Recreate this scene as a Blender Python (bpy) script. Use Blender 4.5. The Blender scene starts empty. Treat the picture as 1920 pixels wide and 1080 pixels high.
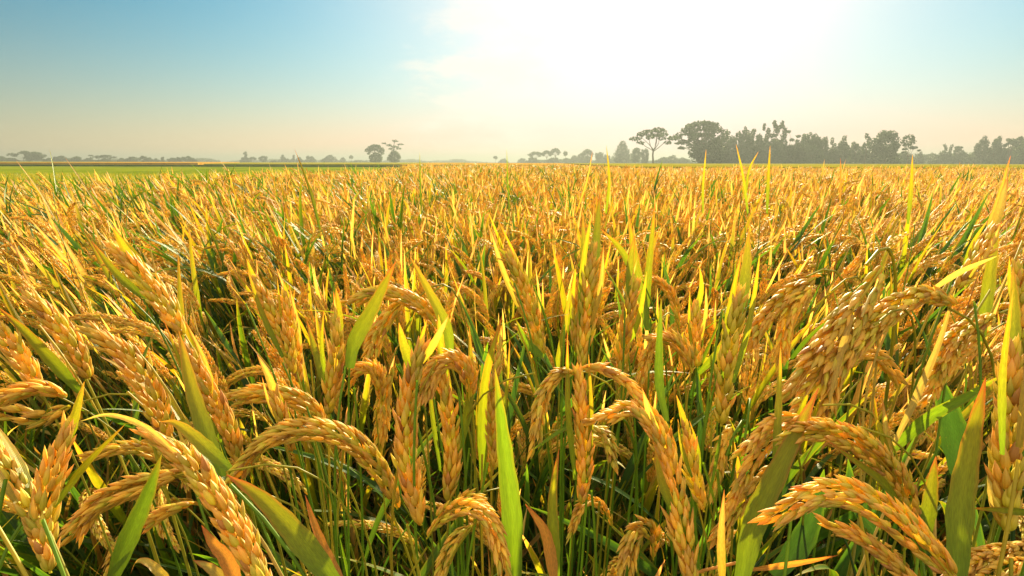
import bpy, math, random
import numpy as np
from mathutils import Vector, Matrix
R = math.radians
rng = np.random.default_rng(7)
scn = bpy.context.scene
col = scn.collection

# ------------------------------------------------------------------ camera
FPX = 1067.0
CAM_Z = 1.30
cam_d = bpy.data.cameras.new("camera"); cam = bpy.data.objects.new("camera", cam_d); col.objects.link(cam)
cam_d.sensor_width = 36.0; cam_d.lens = 36.0 * FPX / 1920.0
cam_d.clip_start = 0.02; cam_d.clip_end = 9000.0
cam.location = (0, 0, CAM_Z)
PITCH = math.atan((540 - 303.5) / FPX)
cam_rot = Matrix.Rotation(R(90) - PITCH, 3, 'X') @ Matrix.Rotation(R(0.14), 3, 'Z')
cam.rotation_euler = cam_rot.to_euler()
scn.camera = cam
CR = np.array(cam_rot); CP = np.array([0, 0, CAM_Z])
def at(px, py, d):
    v = np.array([(px - 960) / FPX, (540 - py) / FPX, -1.0]) * d
    return CR @ v + CP
def proj(p):
    v = CR.T @ (np.asarray(p, float) - CP)
    return 960 + FPX * v[0] / -v[2], 540 - FPX * v[1] / -v[2]

# ------------------------------------------------------------------ light
SUN_EL, SUN_AZ = 21.0, 12.5           # degrees; azimuth to the right of the view axis
S = Vector((math.sin(R(SUN_AZ)) * math.cos(R(SUN_EL)), math.cos(R(SUN_AZ)) * math.cos(R(SUN_EL)), math.sin(R(SUN_EL))))
sd = bpy.data.lights.new("sun", 'SUN'); sd.energy = 5.0; sd.angle = R(0.6); sd.color = (1.0, 0.83, 0.50)
so = bpy.data.objects.new("sun", sd); col.objects.link(so)
so.rotation_euler = (-S).to_track_quat('-Z', 'Y').to_euler(); so.location = (20, 80, 60)

w = bpy.data.worlds.new("World"); scn.world = w; w.use_nodes = True
nt = w.node_tree; nt.nodes.clear()
def N(nt, t, **k):
    n = nt.nodes.new(t)
    for a, b in k.items(): setattr(n, a, b)
    return n
def mth(nt, op, a, b=None, c=None, clamp=False):
    n = N(nt, 'ShaderNodeMath', operation=op, use_clamp=clamp)
    for i, x in enumerate((a, b, c)):
        if x is None: continue
        if isinstance(x, (int, float)): n.inputs[i].default_value = x
        else: nt.links.new(x, n.inputs[i])
    return n.outputs[0]
def mixc(nt, f, a, b, blend='MIX'):
    n = N(nt, 'ShaderNodeMix', data_type='RGBA', blend_type=blend)
    for i, x in ((0, f), (6, a), (7, b)):
        if isinstance(x, (int, float)): n.inputs[i].default_value = x
        elif isinstance(x, tuple): n.inputs[i].default_value = (*x[:3], 1)
        else: nt.links.new(x, n.inputs[i])
    return n.outputs[2]
L = nt.links.new
sky = N(nt, 'ShaderNodeTexSky', sky_type='NISHITA'); sky.sun_disc = False
sky.sun_elevation = R(SUN_EL); sky.sun_rotation = R(SUN_AZ); sky.air_density = 1.0; sky.dust_density = 0.6; sky.ozone_density = 1.6
SKY_K = 0.066
tc = N(nt, 'ShaderNodeTexCoord')
dotn = N(nt, 'ShaderNodeVectorMath', operation='DOT_PRODUCT'); L(tc.outputs['Generated'], dotn.inputs[0]); dotn.inputs[1].default_value = S
dt = mth(nt, 'MAXIMUM', dotn.outputs['Value'], 0.0)
sep = N(nt, 'ShaderNodeSeparateXYZ'); L(tc.outputs['Generated'], sep.inputs[0])
el = mth(nt, 'MAXIMUM', sep.outputs['Z'], 0.0)
base = mixc(nt, 1.0, sky.outputs[0], (0.05 * SKY_K, 0.48 * SKY_K, 0.55 * SKY_K), 'MULTIPLY')
# morning haze: a warm band low over the horizon, stronger toward the sun
band = mth(nt, 'POWER', mth(nt, 'SUBTRACT', 1.0, el, clamp=True), 10.0)
bandc = mixc(nt, mth(nt, 'POWER', dt, 5.0), (0.44, 0.295, 0.165), (0.41, 0.292, 0.245))
bf = mth(nt, 'MULTIPLY', band, mth(nt, 'ADD', 0.84, mth(nt, 'MULTIPLY', mth(nt, 'POWER', dt, 4.0), 1.1)), clamp=True)
c1 = mixc(nt, bf, base, bandc)
# glow of the sun in the humid air
g1 = mth(nt, 'MULTIPLY', mth(nt, 'POWER', dt, 11.0), 0.03)
g2 = mth(nt, 'MULTIPLY', mth(nt, 'POWER', dt, 45.0), 0.24)
g3 = mth(nt, 'MULTIPLY', mth(nt, 'POWER', dt, 900.0), 4.0)
glow = mth(nt, 'ADD', mth(nt, 'ADD', g1, g2), g3)
gc = N(nt, 'ShaderNodeVectorMath', operation='SCALE'); gc.inputs[0].default_value = (1.0, 0.86, 0.70); L(glow, gc.inputs['Scale'])
c1 = mixc(nt, mth(nt, 'MULTIPLY', mth(nt, 'POWER', dt, 14.0), 1.3, clamp=True), c1, (0.38, 0.315, 0.30))
dk = N(nt, 'ShaderNodeVectorMath', operation='SCALE'); L(c1, dk.inputs[0]); L(mth(nt, 'MINIMUM', mth(nt, 'ADD', 0.34, mth(nt, 'MULTIPLY', dt, 0.74)), 1.0), dk.inputs['Scale'])
c2 = mixc(nt, 1.0, dk.outputs[0], gc.outputs[0], 'ADD')
# thin cloud left of the sun
mp = N(nt, 'ShaderNodeMapping'); L(tc.outputs['Generated'], mp.inputs[0]); mp.inputs['Scale'].default_value = (5, 5, 13); mp.inputs['Location'].default_value = (.3, .1, .55)
cn = N(nt, 'ShaderNodeTexNoise'); cn.inputs['Scale'].default_value = 1.7; cn.inputs['Detail'].default_value = 9; cn.inputs['Roughness'].default_value = 0.62
L(mp.outputs[0], cn.inputs['Vector'])
CLD = Vector(at(900, 160, 1.0)) - Vector((0, 0, CAM_Z)); CLD.normalize()
cd = N(nt, 'ShaderNodeVectorMath', operation='DOT_PRODUCT'); L(tc.outputs['Generated'], cd.inputs[0]); cd.inputs[1].default_value = CLD
reg = N(nt, 'ShaderNodeMapRange', interpolation_type='SMOOTHSTEP'); L(cd.outputs['Value'], reg.inputs[0])
reg.inputs[1].default_value = 0.982; reg.inputs[2].default_value = 1.0
cm = mth(nt, 'ADD', cn.outputs[0], mth(nt, 'MULTIPLY', reg.outputs[0], 0.22))
cr = N(nt, 'ShaderNodeMapRange', interpolation_type='SMOOTHSTEP'); L(cm, cr.inputs[0]); cr.inputs[1].default_value = 0.58; cr.inputs[2].default_value = 0.86
cmask = mth(nt, 'MULTIPLY', mth(nt, 'MULTIPLY', cr.outputs[0], reg.outputs[0]), 0.8)
c3 = mixc(nt, cmask, c2, (0.44, 0.375, 0.32))
# added fill light: unseen sky brightened overhead and behind the camera
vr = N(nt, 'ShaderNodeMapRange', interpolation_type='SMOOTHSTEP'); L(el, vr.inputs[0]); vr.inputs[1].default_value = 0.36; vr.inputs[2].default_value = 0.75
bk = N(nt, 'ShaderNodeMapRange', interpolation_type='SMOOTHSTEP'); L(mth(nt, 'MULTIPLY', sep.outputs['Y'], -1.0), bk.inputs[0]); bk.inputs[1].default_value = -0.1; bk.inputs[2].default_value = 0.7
sky_fill = mth(nt, 'MAXIMUM', vr.outputs[0], bk.outputs[0])
c4 = mixc(nt, mth(nt, 'MULTIPLY', sky_fill, 0.85), c3, (0.52, 0.44, 0.29))
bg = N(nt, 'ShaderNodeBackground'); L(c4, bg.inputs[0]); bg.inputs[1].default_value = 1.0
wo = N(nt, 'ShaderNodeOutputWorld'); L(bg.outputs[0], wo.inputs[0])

scn.view_settings.view_transform = 'Standard'; scn.view_settings.look = 'None'
scn.view_settings.exposure = 1.52; scn.view_settings.gamma = 1.0
scn.render.engine = 'CYCLES'
scn.cycles.max_bounces = 8; scn.cycles.transparent_max_bounces = 8
scn.cycles.diffuse_bounces = 3; scn.cycles.transmission_bounces = 4; scn.cycles.volume_bounces = 0

# ------------------------------------------------------------------ helpers
def tag(o, label=None, cat=None, group=None, kind=None):
    if label: o['label'] = label
    if cat: o['category'] = cat
    if group: o['group'] = group
    if kind: o['kind'] = kind
    return o
def unit(v):
    v = np.asarray(v, float); n = np.linalg.norm(v, axis=-1, keepdims=True); return v / np.maximum(n, 1e-9)
class MB:
    def __init__(s): s.V = []; s.F = []; s.C = []; s.U = []; s.n = 0
    def add(s, V, F, C, U=None):
        V = np.asarray(V, np.float32).reshape(-1, 3); C = np.broadcast_to(np.asarray(C, np.float32), V.shape)
        if U is None: U = np.zeros_like(V)
        s.V.append(V); s.F.append(np.asarray(F, np.int32).reshape(-1, 4) + s.n); s.C.append(C); s.U.append(np.asarray(U, np.float32)); s.n += len(V)
    def arrays(s): return np.concatenate(s.V), np.concatenate(s.F), np.concatenate(s.C), np.concatenate(s.U)
    def add_mb(s, o, M=None):
        V, F, C, U = o
        if M is not None: V = V @ M[:3, :3].T + M[:3, 3]
        s.add(V, F, C, U)
    def mesh(s, name, mat, smooth=True):
        V, F, C, U = s.arrays(); m = bpy.data.meshes.new(name)
        m.vertices.add(len(V)); m.vertices.foreach_set('co', V.ravel())
        m.loops.add(F.size); m.loops.foreach_set('vertex_index', F.ravel())
        m.polygons.add(len(F)); m.polygons.foreach_set('loop_start', np.arange(0, F.size, 4, dtype=np.int32))
        m.polygons.foreach_set('use_smooth', np.full(len(F), smooth))
        a = m.attributes.new('Col', 'FLOAT_COLOR', 'POINT'); a.data.foreach_set('color', np.c_[C, np.ones(len(C))].astype(np.float32).ravel())
        a = m.attributes.new('luv', 'FLOAT_VECTOR', 'POINT'); a.data.foreach_set('vector', U.ravel())
        m.update(calc_edges=True); m.validate(); m.materials.append(mat); return m
    def build(s, name, mat, parent=None, smooth=True, origin=None):
        if origin is not None: s.V = [v - np.asarray(origin, np.float32) for v in s.V]
        o = bpy.data.objects.new(name, s.mesh(name, mat, smooth)); col.objects.link(o)
        if parent is not None: o.parent = parent
        return o
def empty(name, loc):
    o = bpy.data.objects.new(name, None); o.empty_display_size = 0.05; col.objects.link(o); o.location = loc; return o
def resample(P, n):
    P = np.asarray(P, float)
    if len(P) == 2: return P[0] + (P[1] - P[0]) * np.linspace(0, 1, n)[:, None]
    Q = np.vstack([2 * P[0] - P[1], P, 2 * P[-1] - P[-2]]); out = []
    for i in range(1, len(Q) - 2):
        t = np.linspace(0, 1, 12, endpoint=False)[:, None]; a, b, c, d = Q[i - 1:i + 3]
        out.append(0.5 * ((2 * b) + (c - a) * t + (2 * a - 5 * b + 4 * c - d) * t ** 2 + (3 * b - a - 3 * c + d) * t ** 3))
    D = np.vstack(out + [P[-1:]]); s = np.r_[0, np.cumsum(np.linalg.norm(np.diff(D, axis=0), axis=1))]
    q = np.linspace(0, s[-1], n); return np.c_[[np.interp(q, s, D[:, k]) for k in range(3)]].T
def bez(a, b, c, d, n=14):
    t = np.linspace(0, 1, n)[:, None]; a, b, c, d = map(np.asarray, (a, b, c, d))
    return a * (1 - t) ** 3 + 3 * b * t * (1 - t) ** 2 + 3 * c * t * t * (1 - t) + d * t ** 3
def frames(P, hint=None):
    T = unit(np.gradient(P, axis=0)); U = np.zeros_like(T)
    u = np.array([0.3, 1, 0.1]) if hint is None else np.asarray(hint, float)
    for i in range(len(P)):
        u = u - T[i] * (u @ T[i]); n = np.linalg.norm(u)
        if n < 1e-4: u = np.cross(T[i], [0.9, 0.2, 0.4]); n = np.linalg.norm(u)
        u = u / n; U[i] = u
    return T, U, np.cross(T, U)
def grid_faces(n, m, closed=True):
    i = np.arange(n - 1)[:, None]; j = np.arange(m if closed else m - 1)[None, :]; k = (j + 1) % m
    return np.stack([i * m + j, i * m + k, (i + 1) * m + k, (i + 1) * m + j], -1).reshape(-1, 4)
def tube(mb, P, r, seg, c0, c1=None, U=None):
    P = np.asarray(P, float); n = len(P); r = np.broadcast_to(np.asarray(r, float), (n,)); T, A, B = frames(P)
    th = np.linspace(0, 2 * np.pi, seg, endpoint=False)
    V = P[:, None] + r[:, None, None] * (np.cos(th)[None, :, None] * A[:, None] + np.sin(th)[None, :, None] * B[:, None])
    c1 = c0 if c1 is None else c1; t = np.linspace(0, 1, n)[:, None, None]
    C = np.broadcast_to(np.asarray(c0) * (1 - t) + np.asarray(c1) * t, (n, seg, 3))
    UU = np.zeros((n, seg, 3)); UU[..., 0] = th / 6.28; UU[..., 1] = t[..., 0]
    mb.add(V.reshape(-1, 3), grid_faces(n, seg), C.reshape(-1, 3), UU.reshape(-1, 3))

# colours (linear base colours of the plants themselves)
GOLD = np.array([0.93, 0.62, 0.060]); STRAW = np.array([0.92, 0.70, 0.20]); PINK = np.array([0.90, 0.52, 0.25])
OLIVE = np.array([0.66, 0.62, 0.045]); BROWN = np.array([0.40, 0.20, 0.035]); ORANGE = np.array([0.78, 0.36, 0.06])
GREEN = np.array([0.14, 0.26, 0.010]); LIME = np.array([0.54, 0.475, 0.018]); DKGREEN = np.array([0.025, 0.070, 0.010]); YEL = np.array([0.66, 0.52, 0.04])
RED = np.array([0.70, 0.16, 0.05])

def grain_template(seg, ts, rs):
    th = np.linspace(0, 2 * np.pi, seg, endpoint=False); ts = np.array(ts); rs = np.array(rs)
    x = rs[:, None] * np.cos(th); z = rs[:, None] * np.sin(th) * 0.72 + 0.10 * np.sin(ts * np.pi)[:, None]
    V = np.stack([x, np.broadcast_to(ts[:, None], x.shape), z], -1).reshape(-1, 3)
    t = np.repeat(ts, seg); u = np.tile(th / 6.283, len(ts))
    return V, grid_faces(len(ts), seg), t, u
G_HI = grain_template(7, [0, .06, .18, .38, .60, .80, .92, 1.05], [.10, .50, .88, 1.0, .86, .52, .24, .03])
G_MD = grain_template(5, [0, .15, .45, .8, 1.0], [.12, .78, 1.0, .62, .06])
G_LO = grain_template(3, [0, .4, 1.0], [.25, 1.1, .1])
def add_grains(mb, P, D, Rv, ln, wd, C0, C1, T):
    """P base points, D directions, Rv outward normals, ln length, wd half width"""
    V, F, t, u = T; n = len(P); k = len(V)
    D = unit(D); X = unit(np.cross(D, Rv)); Z = np.cross(X, D)
    ln = np.broadcast_to(ln, (n,)); wd = np.broadcast_to(wd, (n,))
    W = P[:, None] + V[None, :, 1:2] * ln[:, None, None] * D[:, None] + V[None, :, 0:1] * wd[:, None, None] * X[:, None] + V[None, :, 2:3] * wd[:, None, None] * Z[:, None]
    tt = t[None, :, None]; C = C0[:, None] * (1 - tt ** 1.5) + C1[:, None] * tt ** 1.5
    FF = (F[None] + (np.arange(n) * k)[:, None, None]).reshape(-1, 4)
    UU = np.zeros((n, k, 3)); UU[..., 0] = u; UU[..., 1] = t; UU[..., 2] = rng.random(n)[:, None]
    mb.add(W.reshape(-1, 3), FF, C.reshape(-1, 3), UU.reshape(-1, 3))
def grain_cols(n, green=0.3, pink=0.25):
    r = rng.random((n, 1)); base = GOLD * (0.72 + 0.36 * rng.random((n, 1)))
    base = np.where(r < green, OLIVE * (0.8 + 0.5 * rng.random((n, 1))), base); base = np.where(r > 0.965, BROWN * 1.3, base)
    tip = np.where(rng.random((n, 1)) < pink, PINK, STRAW) * (0.85 + 0.3 * rng.random((n, 1)))
    return np.clip(base * 0.92, 0, .9), np.clip(base * 0.4 + tip * 0.6, 0, .92)
def prof(s, style):
    if style == 'compact': return np.clip(np.minimum(s / 0.22 * 0.6 + 0.4, 1.0) * np.minimum(1, (1 - s) / 0.38 * 0.75 + 0.25), .2, 1)
    return np.clip(np.minimum(s / 0.3 * 0.65 + 0.35, 1.0) * np.minimum(1, (1 - s) / 0.35 * 0.6 + 0.4), .2, 1)
def panicle(mb, P, width, gl, style='compact', green=0.3, pink=0.25, T=G_HI, dens=1.0):
    """one ear: rachis with grains; P runs base to tip"""
    P = resample(P, 40); Ls = np.linalg.norm(np.diff(P, axis=0), axis=1).sum(); Tn, A, B = frames(P)
    gl = gl * .93; gw = gl * 0.165
    tube(mb, P[:38], np.linspace(gl * .07, gl * .025, 38), 4 if T is not G_LO else 3, OLIVE, STRAW)
    def samp(Q, s): i = np.clip(s, 0, 1) * 39; a = np.clip(i.astype(int), 0, 38); f = (i - a)[:, None]; return Q[a] * (1 - f) + Q[a + 1] * f
    pp, dd, rr, ll = [], [], [], []
    if style == 'compact':
        nrow = max(6, int(Ls / (gl * 0.40) * dens)); m = 5 if width > gl * 1.3 else 4
        for r_ in range(nrow):
            s = (r_ + 0.3) / nrow * 0.985; a0 = (r_ % 2) * np.pi / m + rng.normal(0, .12)
            for j in range(m):
                th = a0 + 2 * np.pi * j / m; sv = np.array([np.clip(s + rng.normal(0, .006), 0, 1)])
                Rr = max(0.0, width * 0.5 * float(prof(sv[0], style)) - gw)
                a, b, t = samp(A, sv)[0], samp(B, sv)[0], samp(Tn, sv)[0]; rad = a * math.cos(th) + b * math.sin(th)
                al = rng.uniform(.08, .40) + 0.08 * (1 - s)
                pp.append(samp(P, sv)[0] + rad * Rr * rng.uniform(.55, .85)); dd.append(t * math.cos(al) + rad * math.sin(al)); rr.append(rad); ll.append(gl * rng.uniform(.72, 1.15))
    else:
        K = max(3, int(round(width / gl * 3.2))); 
        for k in range(K):
            th = 2 * np.pi * k / K + rng.uniform(-.3, .3); s0 = rng.uniform(0, .30) if k else 0; s1 = rng.uniform(.72, 1.0) if k else 1.0
            hang = rng.uniform(0.0, 0.25) * width
            nn = int((s1 - s0) * Ls / (gl * 0.50) * dens) + 2
            sv = np.linspace(s0, s1, nn); a, b, t, c = samp(A, sv), samp(B, sv), samp(Tn, sv), samp(P, sv)
            rad = a * math.cos(th) + b * math.sin(th); off = np.clip(width * 0.5 * prof(sv, style) - gw, 0, None)[:, None]
            q = (sv - s0) / max(1e-6, s1 - s0)
            c = c + rad * off * 0.78 + np.array([0, 0, -1.0]) * (q ** 1.5 * hang)[:, None]
            if T is not G_LO: tube(mb, c, gl * .025, 3, OLIVE, STRAW)
            side = unit(np.cross(t, rad)); sg = np.where(np.arange(nn) % 2 == 0, 1, -1)[:, None]
            for sgn in (sg, -sg * 0.0 + 0.0):
                if sgn is not sg and (T is G_LO): continue
                o = side * sgn * 0.8 + rad * (0.6 if sgn is sg else 1.0) + rng.normal(0, .15, (nn, 3)); o = unit(o)
                al = rng.uniform(.16, .38, (nn, 1)); pp += list(c + o * gw * .55 + t * rng.uniform(-.2, .2, (nn, 1)) * gl); dd += list(t * np.cos(al) + o * np.sin(al)); rr += list(o); ll += list(gl * rng.uniform(.85, 1.12, nn))
    n = len(pp); C0, C1 = grain_cols(n, green, pink)
    add_grains(mb, np.array(pp), np.array(dd), np.array(rr), np.array(ll), gw * rng.uniform(.85, 1.15, n), C0, C1, T)

def leaf(mb, P, width, hint, c0=GREEN, c1=LIME, tip=None, seg=16, acr=5, fold=.25, twist=0.0, bw=.45):
    P = resample(P, seg); T, A, B = frames(P, hint); t = np.linspace(0, 1, seg)
    ang = twist * t; Nn = A * np.cos(ang)[:, None] + B * np.sin(ang)[:, None]; X = np.cross(T, Nn)
    wp = np.minimum(1, bw + (1 - bw) * t / 0.3) * np.clip(1 - t ** 2.6, 0.02, 1) ** 0.9
    wv = width * 0.5 * wp * (1 + 0.05 * np.sin(t * 37 + rng.random() * 6)); u = np.linspace(-1, 1, acr)
    V = P[:, None] + X[:, None] * (u[None, :, None] * wv[:, None, None]) + Nn[:, None] * (fold * np.abs(u)[None, :, None] * wv[:, None, None])
    tt = t[:, None, None]; C = c0 * (1 - tt) + c1 * tt
    C = np.broadcast_to(C, V.shape).copy(); C *= (1 + 0.22 * (1 - np.abs(u))[None, :, None] ** 3)
    if tip is not None:
        k = np.clip((tt - 0.72 - 0.12 * (1 - np.abs(u)[None, :, None])) / 0.22, 0, 1); C = C * (1 - k) + tip * k
        e = np.clip((np.abs(u)[None, :, None] - .8) / .2, 0, 1) * np.clip((tt - .3) / .4, 0, 1) * .55; C = C * (1 - e) + tip * e
    U = np.zeros(V.shape); U[..., 0] = u[None, :] * width * 200; U[..., 1] = t[:, None] * 10; U[..., 2] = rng.random()
    mb.add(V.reshape(-1, 3), grid_faces(seg, acr, False), np.clip(C, 0, .8).reshape(-1, 3), U.reshape(-1, 3))

# ------------------------------------------------------------------ materials
def plant_mat(name, transl, rough, spec, vein=0.0, bump=0.0, vary=0.18):
    m = bpy.data.materials.new(name); m.use_nodes = True; nt = m.node_tree; nt.nodes.clear(); L = nt.links.new
    at_ = N(nt, 'ShaderNodeAttribute', attribute_name='Col'); uv = N(nt, 'ShaderNodeAttribute', attribute_name='luv')
    no = N(nt, 'ShaderNodeTexNoise'); no.inputs['Scale'].default_value = 3.0 if vein else 60.0; no.inputs['Detail'].default_value = 4
    if vein:
        mpn = N(nt, 'ShaderNodeMapping'); mpn.inputs['Scale'].default_value = (1.0, .8, 9); L(uv.outputs['Vector'], mpn.inputs[0]); L(mpn.outputs[0], no.inputs['Vector'])
    else:
        g = N(nt, 'ShaderNodeNewGeometry'); L(g.outputs['Position'], no.inputs['Vector'])
    oi = N(nt, 'ShaderNodeObjectInfo')
    f = mth(nt, 'ADD', mth(nt, 'MULTIPLY', mth(nt, 'SUBTRACT', no.outputs[0], 0.5), 0.9), 1.0)
    f = mth(nt, 'MULTIPLY', f, mth(nt, 'ADD', mth(nt, 'MULTIPLY', mth(nt, 'SUBTRACT', oi.outputs['Random'], .5), vary * 2), 1.0))
    h = None
    if vein:
        sx = N(nt, 'ShaderNodeSeparateXYZ'); L(uv.outputs['Vector'], sx.inputs[0])
        h = mth(nt, 'SINE', mth(nt, 'MULTIPLY', sx.outputs[0], 17.0)); f = mth(nt, 'MULTIPLY', f, mth(nt, 'ADD', mth(nt, 'MULTIPLY', h, vein), 1.0))
    sc = N(nt, 'ShaderNodeVectorMath', operation='SCALE'); L(at_.outputs['Color'], sc.inputs[0]); L(f, sc.inputs['Scale'])
    colr = sc.outputs[0]
    if vein:   # age spots and dry flecks
        n2 = N(nt, 'ShaderNodeTexNoise'); n2.inputs['Scale'].default_value = 2.2; n2.inputs['Detail'].default_value = 6; n2.inputs['Roughness'].default_value = .7; L(uv.outputs['Vector'], n2.inputs['Vector'])
        mr = N(nt, 'ShaderNodeMapRange'); L(n2.outputs[0], mr.inputs[0]); mr.inputs[1].default_value = .63; mr.inputs[2].default_value = .70
        colr = mixc(nt, mth(nt, 'MULTIPLY', mr.outputs[0], .55), colr, (0.30, .14, .03))
    p = N(nt, 'ShaderNodeBsdfPrincipled'); L(colr, p.inputs['Base Color']); p.inputs['Roughness'].default_value = rough; p.inputs['Specular IOR Level'].default_value = spec
    if bump:
        b = N(nt, 'ShaderNodeBump'); b.inputs['Strength'].default_value = bump; b.inputs['Distance'].default_value = .0006
        if vein: L(h, b.inputs['Height'])
        else:
            sx = N(nt, 'ShaderNodeSeparateXYZ'); L(uv.outputs['Vector'], sx.inputs[0]); L(mth(nt, 'SINE', mth(nt, 'MULTIPLY', sx.outputs[0], 44.0)), b.inputs['Height'])
        L(b.outputs[0], p.inputs['Normal'])
    t = N(nt, 'ShaderNodeBsdfTranslucent'); tcn = mixc(nt, 1.0, colr, (1.3, 1.1, .45), 'MULTIPLY'); L(tcn, t.inputs[0])
    mx = N(nt, 'ShaderNodeMixShader'); mx.inputs[0].default_value = transl; L(p.outputs[0], mx.inputs[1]); L(t.outputs[0], mx.inputs[2])
    o = N(nt, 'ShaderNodeOutputMaterial'); L(mx.outputs[0], o.inputs[0]); return m
M_LEAF = plant_mat('rice_leaf', .58, .42, .45, vein=.07, bump=.35)
M_GRAIN = plant_mat('rice_grain', .36, .46, .32, bump=.35, vary=.12)
M_STEM = plant_mat('rice_stem', .25, .5, .35)
M_TREE = plant_mat('tree_foliage', .35, .6, .2, vary=.25)
M_BARK = plant_mat('tree_bark', .0, .85, .1)
def soil_mat(name, c0, c1, scale, rough=.95, rows=None):
    m = bpy.data.materials.new(name); m.use_nodes = True; nt = m.node_tree; L = nt.links.new; p = nt.nodes['Principled BSDF']
    tc = N(nt, 'ShaderNodeTexCoord'); mpn = N(nt, 'ShaderNodeMapping'); L(tc.outputs['Object'], mpn.inputs[0])
    if rows: mpn.inputs['Scale'].default_value = rows
    no = N(nt, 'ShaderNodeTexNoise'); no.inputs['Scale'].default_value = scale; no.inputs['Detail'].default_value = 8; L(mpn.outputs[0], no.inputs['Vector'])
    mr = N(nt, 'ShaderNodeMapRange'); L(no.outputs[0], mr.inputs[0]); mr.inputs[1].default_value = .35; mr.inputs[2].default_value = .65
    L(mixc(nt, mr.outputs[0], c0, c1), p.inputs['Base Color']); p.inputs['Roughness'].default_value = rough; p.inputs['Specular IOR Level'].default_value = .0
    b = N(nt, 'ShaderNodeBump'); b.inputs['Strength'].default_value = .8; b.inputs['Distance'].default_value = .05; L(no.outputs[0], b.inputs['Height']); L(b.outputs[0], p.inputs['Normal'])
    return m

# ------------------------------------------------------------------ ground and far fields
def sheet(name, pts, z, mat, kind='structure', label=None):
    m = bpy.data.meshes.new(name); m.from_pydata([(x, y, z) for x, y in pts], [], [list(range(len(pts)))]); m.materials.append(mat)
    o = bpy.data.objects.new(name, m); col.objects.link(o); tag(o, label, None, None, kind); return o
sheet('ground', [(-3200, -20), (3200, -20), (3200, 4200), (-3200, 4200)], 0.0, soil_mat('soil', (.030, .022, .010), (.050, .042, .014), 3.0))
def slab(name, pts, z, mat, label, nsub=1):
    """a stand of crop seen from far: top face and sides down to the ground"""
    n = len(pts); V = [(x, y, 0.004) for x, y in pts] + [(x, y, z) for x, y in pts]
    F = [list(range(n, 2 * n))] + [[i, (i + 1) % n, n + (i + 1) % n, n + i] for i in range(n)]
    m = bpy.data.meshes.new(name); m.from_pydata(V, [], F); m.materials.append(mat); m.update()
    o = bpy.data.objects.new(name, m); col.objects.link(o); tag(o, label, None, None, 'stuff'); return o

# ------------------------------------------------------------------ trees
def cards(mb, P, size, c, jitter=.35, ax=1.0):
    n = len(P); a = unit(rng.normal(size=(n, 3))); b = unit(np.cross(a, rng.normal(size=(n, 3)))); s = size * rng.uniform(.6, 1.4, (n, 1)) * .5
    a = a * s * 1.5; b = b * s
    V = np.stack([P - a, P - b * ax, P + a, P + b * ax], 1); C = np.repeat(np.clip(np.asarray(c) * rng.uniform(1 - jitter, 1 + jitter, (n, 1)), 0, 1), 4, 0)
    mb.add(V.reshape(-1, 3), np.arange(4 * n).reshape(-1, 4), C)
def blob(n, c, r, shell=.55):
    d = unit(rng.normal(size=(n, 3))); k = (shell + (1 - shell) * rng.random((n, 1))) ** 1.0; return np.asarray(c) + d * k * np.asarray(r)
CROWN = np.array([0.045, 0.085, 0.040]); BARKC = np.array([.10, .075, .05])
def limb(mb, a, b, r0, r1, bend=.08):
    a = np.asarray(a, float); b = np.asarray(b, float); l = np.linalg.norm(b - a); m1 = a + (b - a) * .35 + rng.normal(size=3) * l * bend; m2 = a + (b - a) * .7 + rng.normal(size=3) * l * bend
    P = resample([a, m1, m2, b], 8); tube(mb, P, np.linspace(r0, r1, 8), 6, BARKC)
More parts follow.
